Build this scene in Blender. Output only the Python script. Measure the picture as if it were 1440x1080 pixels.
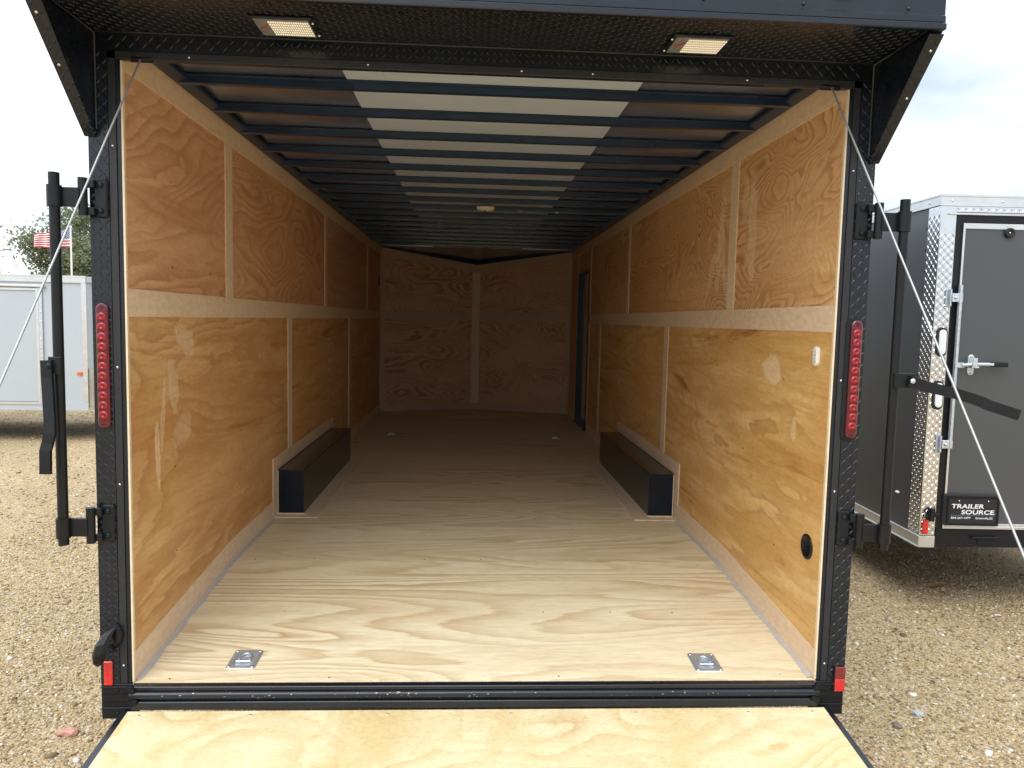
import bpy, math, random
import numpy as np
from mathutils import Vector, Matrix
R = math.radians
random.seed(7)
for o in list(bpy.data.objects): bpy.data.objects.remove(o)
scn = bpy.context.scene
COL = scn.collection
GZ = -0.55                                   # ground level; z = 0 is the flat trailer floor

# ------------------------------------------------------------------ camera
def cam_axes(yaw, pitch, roll):
    cy, sy, cp, sp, cr, sr = math.cos(yaw), math.sin(yaw), math.cos(pitch), math.sin(pitch), math.cos(roll), math.sin(roll)
    f = Vector((sy*cp, cy*cp, sp)); r0 = Vector((cy, -sy, 0)); u0 = r0.cross(f)
    return cr*r0+sr*u0, -sr*r0+cr*u0, f
cd = bpy.data.cameras.new('camera'); cam = bpy.data.objects.new('camera', cd); COL.objects.link(cam)
r, u, f = cam_axes(0.0559, -0.0837, 0.0224)
m = Matrix((r, u, -f)).transposed().to_4x4(); m.translation = Vector((-0.0652, -2.614, 1.2068))
cam.matrix_world = m
cd.sensor_width = 36; cd.lens = 1065.46*36/1440; cd.clip_end = 2000; cd.clip_start = 0.02
scn.camera = cam

# ------------------------------------------------------------------ sky, sun, exposure
SUN_EL, SUN_AZ = R(52), R(205)               # azimuth from +Y clockwise: behind the camera, to the left
w = bpy.data.worlds.new('World'); scn.world = w; w.use_nodes = True
nt = w.node_tree; N = nt.nodes; L = nt.links; N.clear()
out = N.new('ShaderNodeOutputWorld'); bg = N.new('ShaderNodeBackground'); bg.inputs[1].default_value = 0.1
sky = N.new('ShaderNodeTexSky'); sky.sky_type = 'NISHITA'; sky.sun_disc = False
sky.sun_elevation = SUN_EL; sky.sun_rotation = SUN_AZ
tc = N.new('ShaderNodeTexCoord'); mp = N.new('ShaderNodeMapping'); mp.inputs['Scale'].default_value = (1, 1, 2.6)
mp.inputs['Location'].default_value = (3.2, 0.4, 0.3)
n1 = N.new('ShaderNodeTexNoise'); n1.inputs['Scale'].default_value = 2.3; n1.inputs['Detail'].default_value = 6; n1.inputs['Roughness'].default_value = .5; n1.inputs['Distortion'].default_value = .4
cr = N.new('ShaderNodeValToRGB')
e = cr.color_ramp.elements; e[0].position = .34; e[0].color = (.47, .55, .64, 1); e[1].position = .66; e[1].color = (1.0, 1.0, 1.0, 1)
e = cr.color_ramp.elements.new(.5); e.color = (.74, .82, .90, 1)
# the cloud deck is brighter towards the sun's side (left) than on the right
sep = N.new('ShaderNodeSeparateXYZ')
mr = N.new('ShaderNodeMapRange'); mr.inputs[1].default_value = -.9; mr.inputs[2].default_value = .8; mr.inputs[3].default_value = 13.5; mr.inputs[4].default_value = 9.6
vm = N.new('ShaderNodeVectorMath'); vm.operation = 'SCALE'
mx = N.new('ShaderNodeMix'); mx.data_type = 'RGBA'; mx.inputs[0].default_value = .88
L.new(tc.outputs['Generated'], mp.inputs[0]); L.new(mp.outputs[0], n1.inputs['Vector']); L.new(n1.outputs[0], cr.inputs[0])
L.new(tc.outputs['Generated'], sep.inputs[0]); L.new(sep.outputs[0], mr.inputs[0])
zr = N.new('ShaderNodeMapRange'); zr.inputs[1].default_value = .0; zr.inputs[2].default_value = .95; zr.inputs[3].default_value = .62; zr.inputs[4].default_value = 1.6
ml = N.new('ShaderNodeMath'); ml.operation = 'MULTIPLY'
L.new(sep.outputs[2], zr.inputs[0]); L.new(mr.outputs[0], ml.inputs[0]); L.new(zr.outputs[0], ml.inputs[1])
L.new(cr.outputs[0], vm.inputs[0]); L.new(ml.outputs[0], vm.inputs['Scale'])
L.new(sky.outputs[0], mx.inputs[6]); L.new(vm.outputs[0], mx.inputs[7]); L.new(mx.outputs[2], bg.inputs[0]); L.new(bg.outputs[0], out.inputs[0])
sd = bpy.data.lights.new('sun', 'SUN'); sd.energy = 1.1; sd.angle = R(45); sd.color = (1, .96, .88)
so = bpy.data.objects.new('sun', sd); COL.objects.link(so)
sdir = Vector((math.sin(SUN_AZ)*math.cos(SUN_EL), math.cos(SUN_AZ)*math.cos(SUN_EL), math.sin(SUN_EL)))
so.rotation_euler = sdir.to_track_quat('Z', 'Y').to_euler(); so.location = sdir*30
scn.view_settings.view_transform = 'Standard'; scn.view_settings.look = 'None'; scn.view_settings.gamma = 1
scn.view_settings.exposure = 0.78
try:
    scn.cycles.max_bounces = 14; scn.cycles.diffuse_bounces = 8; scn.cycles.use_denoising = True
except Exception: pass

# ------------------------------------------------------------------ materials
def nmat(name):
    mt = bpy.data.materials.new(name); mt.use_nodes = True
    nt = mt.node_tree; b = nt.nodes['Principled BSDF']
    return mt, nt, nt.nodes, nt.links, b
def ramp(N, stops):
    c = N.new('ShaderNodeValToRGB'); el = c.color_ramp.elements
    el[0].position, el[0].color = stops[0][0], (*stops[0][1], 1)
    el[1].position, el[1].color = stops[-1][0], (*stops[-1][1], 1)
    for p, col in stops[1:-1]:
        q = el.new(p); q.color = (*col, 1)
    return c
def mathn(N, L, op, a, b=None, c=None):
    n = N.new('ShaderNodeMath'); n.operation = op
    for i, v in enumerate((a, b, c)):
        if v is None: continue
        if isinstance(v, (int, float)): n.inputs[i].default_value = v
        else: L.new(v, n.inputs[i])
    return n.outputs[0]
def mixc(N, L, fac, a, b, mode='MIX'):
    n = N.new('ShaderNodeMix'); n.data_type = 'RGBA'; n.blend_type = mode
    for i, v in ((0, fac), (6, a), (7, b)):
        if isinstance(v, (int, float)): n.inputs[i].default_value = v
        elif isinstance(v, tuple): n.inputs[i].default_value = (*v, 1)
        else: L.new(v, n.inputs[i])
    return n.outputs[2]
def noise(N, L, vec, scale, detail=3, rough=.5, dist=0):
    n = N.new('ShaderNodeTexNoise'); n.inputs['Scale'].default_value = scale; n.inputs['Detail'].default_value = detail
    n.inputs['Roughness'].default_value = rough; n.inputs['Distortion'].default_value = dist
    if vec is not None: L.new(vec, n.inputs['Vector'])
    return n.outputs[0]
def simple(name, col, rough=.5, metal=0, var=.12, scale=9, coat=0, bump=0, bscale=200, spec=.5, emit=None, es=0, rvar=.08):
    mt, nt, N, L, b = nmat(name)
    t = N.new('ShaderNodeTexCoord')
    n = noise(N, L, t.outputs['Object'], scale, 5, .6)
    lo = tuple(max(0, c*(1-var)) for c in col); hi = tuple(min(1, c*(1+var)) for c in col)
    rp = ramp(N, [(.3, lo), (.7, hi)]); L.new(n, rp.inputs[0]); L.new(rp.outputs[0], b.inputs['Base Color'])
    n2 = noise(N, L, t.outputs['Object'], scale*3, 4, .6)
    rr = mathn(N, L, 'MULTIPLY_ADD', n2, rvar*2, rough-rvar); L.new(rr, b.inputs['Roughness'])
    b.inputs['Metallic'].default_value = metal; b.inputs['Coat Weight'].default_value = coat; b.inputs['Coat Roughness'].default_value = .08
    b.inputs['Specular IOR Level'].default_value = spec
    if bump:
        bp = N.new('ShaderNodeBump'); bp.inputs['Strength'].default_value = bump; bp.inputs['Distance'].default_value = .002
        L.new(noise(N, L, t.outputs['Object'], bscale, 3), bp.inputs['Height']); L.new(bp.outputs[0], b.inputs['Normal'])
    if emit:
        b.inputs['Emission Color'].default_value = (*emit, 1); b.inputs['Emission Strength'].default_value = es
    return mt

def ramp_out(N, L, src, a, c):
    rp = ramp(N, [(.3, a), (.7, c)]); L.new(src, rp.inputs[0]); return rp.outputs[0]
def plywood(name, light, mid, dark, stretch, field=1.5, bands=9, contrast=.8, scuffs=(), plane='yz', rough=.5, blotch=.3, seedoff=0., warp=.5, coat=0, wig=.55, streak=.0, sdir=(6, .5, 6)):
    """rotary-cut veneer: contour bands of a stretched noise field, fine fibre, knots, soft tone patches, pale scuffs"""
    mt, nt, N, L, b = nmat(name)
    t = N.new('ShaderNodeTexCoord'); oi = N.new('ShaderNodeObjectInfo')
    off = N.new('ShaderNodeVectorMath'); off.operation = 'MULTIPLY_ADD'
    cmb = N.new('ShaderNodeCombineXYZ')
    for i, k in enumerate((37.7, 91.3, 53.9)): L.new(mathn(N, L, 'MULTIPLY_ADD', oi.outputs['Random'], k, seedoff), cmb.inputs[i])
    mp = N.new('ShaderNodeMapping'); mp.inputs['Scale'].default_value = stretch
    L.new(t.outputs['Object'], mp.inputs[0])
    ad = N.new('ShaderNodeVectorMath'); ad.operation = 'ADD'; L.new(mp.outputs[0], ad.inputs[0]); L.new(cmb.outputs[0], ad.inputs[1])
    V = ad.outputs[0]
    n1 = noise(N, L, V, field, 1.5, .35, warp)
    n2 = noise(N, L, V, field*7, 3, .55, .3)
    fld = mathn(N, L, 'ADD', mathn(N, L, 'MULTIPLY', n1, bands*2.2), mathn(N, L, 'MULTIPLY', n2, wig))
    fr = mathn(N, L, 'FRACT', fld)
    rp = ramp(N, [(0, (0, 0, 0)), (.35, (.18,)*3), (.72, (.75,)*3), (.86, (1, 1, 1)), (.93, (.25,)*3), (1, (0, 0, 0))]); L.new(fr, rp.inputs[0])
    # band visibility varies over the sheet
    vis = ramp(N, [(.35, (.25,)*3), (.65, (1, 1, 1))]); L.new(noise(N, L, V, field*1.1, 2, .5), vis.inputs[0])
    fac = mathn(N, L, 'MULTIPLY', mathn(N, L, 'MULTIPLY', rp.outputs[0], vis.outputs[0]), contrast)
    col = mixc(N, L, fac, light, dark)
    # tone patches
    tp = ramp(N, [(.38, (0, 0, 0)), (.62, (1, 1, 1))]); L.new(noise(N, L, V, field*1.9, 4, .6, .8), tp.inputs[0])
    col = mixc(N, L, mathn(N, L, 'MULTIPLY', tp.outputs[0], blotch), col, mid)
    if streak:
        ms = N.new('ShaderNodeMapping'); ms.inputs['Scale'].default_value = sdir; ms.inputs['Rotation'].default_value = (R(9), 0, 0)
        L.new(t.outputs['Object'], ms.inputs[0]); as_ = N.new('ShaderNodeVectorMath'); as_.operation = 'ADD'; L.new(ms.outputs[0], as_.inputs[0]); L.new(cmb.outputs[0], as_.inputs[1])
        s1 = noise(N, L, as_.outputs[0], 1.3, 6, .68, 1.2)
        sr = ramp(N, [(.40, (0, 0, 0)), (.50, (.25,)*3), (.60, (1, 1, 1))]); L.new(s1, sr.inputs[0])
        sr2 = ramp(N, [(.60, (0, 0, 0)), (.70, (1, 1, 1))]); L.new(s1, sr2.inputs[0])
        col = mixc(N, L, mathn(N, L, 'MULTIPLY', sr.outputs[0], streak), col, mid)
        col = mixc(N, L, mathn(N, L, 'MULTIPLY', sr2.outputs[0], streak*.8), col, dark)
    # fibre
    mf = N.new('ShaderNodeMapping'); mf.inputs['Scale'].default_value = tuple(s*(1 if s < 1 else 1) for s in stretch)
    L.new(t.outputs['Object'], mf.inputs[0])
    fb = noise(N, L, mf.outputs[0], 85, 4, .7)
    fr2 = ramp(N, [(.3, (.80,)*3), (.7, (1.1,)*3)]); L.new(fb, fr2.inputs[0])
    col = mixc(N, L, .75, col, fr2.outputs[0], 'MULTIPLY')
    # small knots and specks
    vo = N.new('ShaderNodeTexVoronoi'); vo.inputs['Scale'].default_value = 2.3; L.new(V, vo.inputs['Vector'])
    kn = ramp(N, [(.018, (1, 1, 1)), (.045, (0, 0, 0))]); L.new(vo.outputs['Distance'], kn.inputs[0])
    col = mixc(N, L, mathn(N, L, 'MULTIPLY', kn.outputs[0], .6), col, tuple(c*.35 for c in dark))
    # scuffs: rubbed pale marks (y, z, ry, rz, angle, strength)
    if scuffs:
        sx = N.new('ShaderNodeSeparateXYZ'); L.new(t.outputs['Object'], sx.inputs[0])
        ax = {'yz': (1, 2), 'xy': (0, 1)}[plane]
        wob = noise(N, L, t.outputs['Object'], 9, 4, .6); wob2 = noise(N, L, t.outputs['Object'], 34, 4, .7, .5)
        tot = None
        for (cy, cz, ry, rz, an, st) in scuffs:
            dy = mathn(N, L, 'SUBTRACT', sx.outputs[ax[0]], cy); dz = mathn(N, L, 'SUBTRACT', sx.outputs[ax[1]], cz)
            ca, sa = math.cos(an), math.sin(an)
            a = mathn(N, L, 'ADD', mathn(N, L, 'MULTIPLY', dy, ca/ry), mathn(N, L, 'MULTIPLY', dz, sa/ry))
            c2 = mathn(N, L, 'ADD', mathn(N, L, 'MULTIPLY', dy, -sa/rz), mathn(N, L, 'MULTIPLY', dz, ca/rz))
            d = mathn(N, L, 'SQRT', mathn(N, L, 'ADD', mathn(N, L, 'POWER', mathn(N, L, 'ABSOLUTE', a), 2), mathn(N, L, 'POWER', mathn(N, L, 'ABSOLUTE', c2), 2)))
            d = mathn(N, L, 'ADD', d, mathn(N, L, 'ADD', mathn(N, L, 'MULTIPLY_ADD', wob, 1.8, -.9), mathn(N, L, 'MULTIPLY_ADD', wob2, 1.1, -.55)))
            mk = N.new('ShaderNodeMapRange'); mk.inputs[1].default_value = 1.12; mk.inputs[2].default_value = .8; mk.inputs[3].default_value = 0; mk.inputs[4].default_value = st
            L.new(d, mk.inputs[0])
            tot = mk.outputs[0] if tot is None else mathn(N, L, 'MAXIMUM', tot, mk.outputs[0])
        tot = mathn(N, L, 'MULTIPLY', tot, ramp_out(N, L, noise(N, L, t.outputs['Object'], 60, 4, .7, .6), (.45,)*3, (1.15,)*3))
        col = mixc(N, L, tot, col, (.92, .74, .50))
    L.new(col, b.inputs['Base Color'])
    rr = mathn(N, L, 'MULTIPLY_ADD', fb, .25, rough-.12); L.new(rr, b.inputs['Roughness'])
    b.inputs['Specular IOR Level'].default_value = .35; b.inputs['Coat Weight'].default_value = coat; b.inputs['Coat Roughness'].default_value = .3
    bp = N.new('ShaderNodeBump'); bp.inputs['Strength'].default_value = .35; bp.inputs['Distance'].default_value = .0015
    L.new(mathn(N, L, 'ADD', fb, mathn(N, L, 'MULTIPLY', fac, -.5)), bp.inputs['Height']); L.new(bp.outputs[0], b.inputs['Normal'])
    return mt

M = {}
WL, WM, WD = (.57, .335, .155), (.46, .235, .095), (.28, .105, .036)
SCL = [(.52, 1.10, .10, .055, -.3, .5), (.40, .93, .05, .10, .3, .4), (.24, .70, .022, .13, .05, .6), (.30, .86, .02, .14, -.15, .45), (.50, .74, .10, .07, .4, .3), (2.9, 1.12, .05, .05, 0, .35)]
SCU = [(.86, 1.66, .05, .24, -.06, .55), (1.30, 1.62, .05, .24, .10, .55), (1.42, 1.50, .04, .16, .5, .45), (1.22, 1.48, .03, .15, -.35, .45), (.95, 1.80, .05, .10, 0, .45)]
SCR = [(.55, 1.02, .09, .055, .1, .65), (.30, .80, .02, .05, 0, .45)]
RL, RM, RD = (.60, .335, .155), (.50, .245, .10), (.33, .125, .045)
M['wall_lu'] = plywood('plywood_left_upper', (.80, .48, .26), (.60, .30, .14), (.33, .125, .055), (1, .30, 1), field=2.0, bands=10, contrast=.9, warp=.9, wig=1.3, streak=.65, blotch=.5)  # redder than the lower sheets: flare tint put into the wood colour
M['wall_ll'] = plywood('plywood_left_lower', (.78, .50, .23), (.58, .30, .105), (.34, .13, .042), (1, .26, 1), field=1.9, bands=6, contrast=.75, warp=.8, wig=1.6, streak=.9, blotch=.6, scuffs=SCL)
M['wall_ru'] = plywood('plywood_right_upper', (.84, .53, .26), (.64, .34, .135), (.35, .13, .05), (1, .5, 1), field=2.2, bands=12, contrast=1.0, warp=1.3, wig=1.1, streak=.4, blotch=.4, seedoff=4.3, scuffs=SCU)  # reddish flare cast painted in here as well
M['wall_rl'] = plywood('plywood_right_lower', (.84, .56, .25), (.64, .36, .115), (.36, .14, .04), (1, .28, 1), field=1.9, bands=5, contrast=.72, warp=.8, wig=1.6, streak=1.0, blotch=.65, seedoff=6.1, scuffs=SCR)
M['front'] = plywood('plywood_front', (.70, .43, .25), (.56, .32, .17), (.28, .115, .06), (.22, 1, 1), field=3.4, bands=8, contrast=.9, wig=.8, seedoff=8)
M['floor'] = plywood('plywood_floor', (.87, .77, .55), (.72, .56, .34), (.52, .34, .16), (.17, 1.1, 1), field=2.3, bands=8, contrast=.95, blotch=.5, wig=.9, streak=.25, sdir=(.6, 9, 1), plane='xy', rough=.48, seedoff=2)
M['ramp'] = plywood('plywood_ramp', (.80, .68, .43), (.70, .53, .26), (.58, .39, .16), (.6, .8, 1), field=3.0, bands=4, contrast=.75, blotch=.85, plane='xy', rough=.5, seedoff=5)
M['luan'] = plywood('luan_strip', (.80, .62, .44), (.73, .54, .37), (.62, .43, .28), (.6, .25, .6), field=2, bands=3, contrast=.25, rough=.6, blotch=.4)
M['luanf'] = plywood('luan_strip_front_shaded', (.56, .40, .27), (.50, .35, .23), (.42, .28, .17), (.6, .25, .6), field=2, bands=3, contrast=.25, rough=.6, blotch=.4)  # darker copy of the luan: dimness of the far end painted in
M['edgewood'] = simple('plywood_edge', (.74, .60, .42), .6, var=.1, scale=30)
M['black'] = simple('black_gloss_paint', (.007, .010, .017), .28, var=.25, coat=.2, scale=12, spec=.4)  # navy cast puts some of the blue lens haze into the black
M['blacktex'] = simple('black_textured_paint', (.016, .017, .019), .55, var=.5, scale=160, bump=.5, bscale=420)
M['blacksat'] = simple('black_satin_steel', (.008, .009, .011), .38, var=.3, scale=20, bump=.12, bscale=300, spec=.32)
M['plateblack'] = simple('black_diamond_plate', (.007, .010, .016), .25, var=.3, scale=14, coat=.2, spec=.4)  # bluish black, lens haze tinted in as on the gloss paint
M['bow'] = simple('roof_bow_hazed_paint', (.012, .032, .075), .30, metal=.2, var=.3, scale=6, coat=.3)  # blue lens haze over the ceiling is painted into this colour
M['skin'] = simple('dark_roof_skin', (.46, .52, .66), .24, metal=.9, var=.18, scale=2.5, rvar=.06)  # blue tone stands in for haze from lens flare
M['skinw'] = simple('pale_roof_sheet', (.47, .55, .66), .42, var=.05, scale=2)
M['box'] = simple('wheel_box_paint', (.006, .013, .024), .2, var=.3, coat=.1, scale=8, rvar=.03, spec=.3)
M['alu'] = simple('aluminium_trim', (.72, .73, .73), .34, metal=.85, var=.06, scale=12)
M['aluplate'] = simple('aluminium_diamond_plate', (.74, .75, .76), .22, metal=1, var=.08, scale=10)
M['zinc'] = simple('zinc_plated_steel', (.62, .67, .73), .36, metal=.75, var=.15, scale=40)
M['chrome'] = simple('screw_steel', (.7, .7, .7), .2, metal=1, var=.1)
M['cable'] = simple('coated_steel_cable', (.40, .41, .41), .4, metal=.5, var=.1, scale=200)
M['char'] = simple('charcoal_skin', (.080, .085, .092), .36, metal=.25, var=.05, scale=1.5, coat=.15, rvar=.04)
M['whiteskin'] = simple('white_skin', (.45, .49, .53), .35, var=.03, scale=1, coat=.2)
M['red'] = simple('red_lens', (.28, .002, .011), .16, var=.3, coat=.4, scale=60)
M['redbase'] = simple('red_lens_body', (.10, .002, .010), .2, var=.3, coat=.4, scale=40)
M['reflector'] = simple('red_reflector', (.62, .01, .012), .15, var=.2, coat=1, scale=90)
M['reflectordark'] = simple('dark_red_reflector', (.18, .004, .008), .15, var=.2, coat=1, scale=90)
M['orange'] = simple('orange_lens', (.9, .12, .01), .2, var=.1, coat=1)
M['lensclear'] = simple('clear_lens', (.75, .78, .8), .12, var=.1, coat=1)
M['led'] = simple('led_chip', (.95, .82, .5), .3, var=.05, emit=(1, .88, .70), es=.35)
M['ledplate'] = simple('led_board', (.34, .35, .37), .35, metal=.5, var=.1, scale=50)
M['redwire'] = simple('red_wire', (.55, .05, .06), .4)
M['white'] = simple('white_plastic', (.80, .80, .78), .35, var=.04)
M['lamp'] = simple('milky_lens', (.82, .78, .66), .3, var=.04)
M['wire'] = simple('teal_wire', (.05, .22, .25), .5)
M['caulk'] = simple('grey_caulk', (.48, .45, .42), .55, var=.1, scale=30)
M['doorframe'] = simple('door_frame_paint', (.010, .030, .055), .3, coat=.3, var=.2)
M['rubber'] = simple('tyre_rubber', (.02, .02, .02), .8, var=.3, scale=30, bump=.3)
M['rim'] = simple('wheel_rim', (.5, .5, .5), .35, metal=.9)
M['text'] = simple('printed_white', (.75, .76, .78), .5, var=.02)
M['textdim'] = simple('printed_grey', (.30, .30, .32), .5, var=.02)
M['plateface'] = simple('plate_insert', (.012, .012, .016), .35, var=.2)
M['bark'] = simple('bark', (.12, .095, .07), .9, var=.4, scale=14, bump=.6, bscale=30)
M['chip'] = simple('worn_metal', (.42, .42, .40), .5, metal=.5, var=.3, scale=80)

def leafmat():
    mt, nt, N, L, b = nmat('leaves')
    g = N.new('ShaderNodeNewGeometry'); t = N.new('ShaderNodeTexCoord')
    n = noise(N, L, t.outputs['Object'], 1.1, 3)
    rp = ramp(N, [(.0, (.10, .125, .065)), (.5, (.19, .22, .12)), (1, (.30, .33, .19))])
    L.new(mathn(N, L, 'ADD', mathn(N, L, 'MULTIPLY', g.outputs['Random Per Island'], .6), mathn(N, L, 'MULTIPLY', n, .4)), rp.inputs[0])
    L.new(rp.outputs[0], b.inputs['Base Color']); b.inputs['Roughness'].default_value = .55
    b.inputs['Transmission Weight'].default_value = .0
    tr = N.new('ShaderNodeBsdfTranslucent'); L.new(rp.outputs[0], tr.inputs[0])
    ms = N.new('ShaderNodeMixShader'); ms.inputs[0].default_value = .35
    L.new(b.outputs[0], ms.inputs[1]); L.new(tr.outputs[0], ms.inputs[2]); L.new(ms.outputs[0], N['Material Output'].inputs[0])
    return mt
M['leaf'] = leafmat()

def groundmat():
    mt, nt, N, L, b = nmat('packed_gravel')
    t = N.new('ShaderNodeTexCoord'); V = t.outputs['Object']
    base = ramp(N, [(.28, (.27, .19, .10)), (.5, (.43, .31, .165)), (.72, (.54, .41, .235))]); L.new(noise(N, L, V, .9, 6, .62, .4), base.inputs[0])
    v1 = N.new('ShaderNodeTexVoronoi'); v1.inputs['Scale'].default_value = 95; L.new(V, v1.inputs['Vector'])
    v2 = N.new('ShaderNodeTexVoronoi'); v2.inputs['Scale'].default_value = 38; v2.inputs['Randomness'].default_value = 1; L.new(V, v2.inputs['Vector'])
    s1 = N.new('ShaderNodeSeparateColor'); L.new(v1.outputs['Color'], s1.inputs[0])
    s2 = N.new('ShaderNodeSeparateColor'); L.new(v2.outputs['Color'], s2.inputs[0])
    st = ramp(N, [(0, (.19, .13, .07)), (.35, (.38, .27, .14)), (.7, (.52, .39, .225)), (.93, (.62, .52, .38)), (1, (.74, .70, .62))]); L.new(s1.outputs[0], st.inputs[0])
    col = mixc(N, L, .6, base.outputs[0], st.outputs[0])
    st2 = ramp(N, [(0, (.24, .17, .12)), (.5, (.42, .33, .25)), (.9, (.55, .49, .40)), (1, (.70, .66, .6))]); L.new(s2.outputs[1], st2.inputs[0])
    pk = ramp(N, [(.62, (0, 0, 0)), (.66, (1, 1, 1))]); L.new(s2.outputs[0], pk.inputs[0])
    ed = ramp(N, [(.30, (1, 1, 1)), (.42, (0, 0, 0))]); L.new(v2.outputs['Distance'], ed.inputs[0])
    col = mixc(N, L, mathn(N, L, 'MULTIPLY', pk.outputs[0], ed.outputs[0]), col, st2.outputs[0])
    L.new(col, b.inputs['Base Color']); b.inputs['Roughness'].default_value = .9; b.inputs['Specular IOR Level'].default_value = .2
    h = mathn(N, L, 'ADD', mathn(N, L, 'MULTIPLY', v1.outputs['Distance'], -.5), mathn(N, L, 'MULTIPLY', noise(N, L, V, 5, 6, .65), 3.0))
    h = mathn(N, L, 'ADD', h, mathn(N, L, 'MULTIPLY', mathn(N, L, 'MULTIPLY', pk.outputs[0], ed.outputs[0]), .6))
    bp = N.new('ShaderNodeBump'); bp.inputs['Strength'].default_value = .9; bp.inputs['Distance'].default_value = .012
    L.new(h, bp.inputs['Height']); L.new(bp.outputs[0], b.inputs['Normal'])
    return mt
M['ground'] = groundmat()
def stonemat():
    mt, nt, N, L, b = nmat('stones')
    g = N.new('ShaderNodeNewGeometry'); t = N.new('ShaderNodeTexCoord')
    rp = ramp(N, [(0, (.16, .11, .065)), (.3, (.36, .255, .135)), (.6, (.51, .38, .215)), (.90, (.60, .49, .34)), (.95, (.50, .33, .21)), (.97, (.70, .66, .58)), (1, (.80, .78, .72))])
    L.new(g.outputs['Random Per Island'], rp.inputs[0])
    c = mixc(N, L, .5, rp.outputs[0], ramp_out(N, L, noise(N, L, t.outputs['Object'], 120, 3), (.7,)*3, (1.2,)*3), 'MULTIPLY')
    L.new(c, b.inputs['Base Color']); b.inputs['Roughness'].default_value = .85; b.inputs['Specular IOR Level'].default_value = .25
    return mt
M['stone'] = stonemat()

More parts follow.
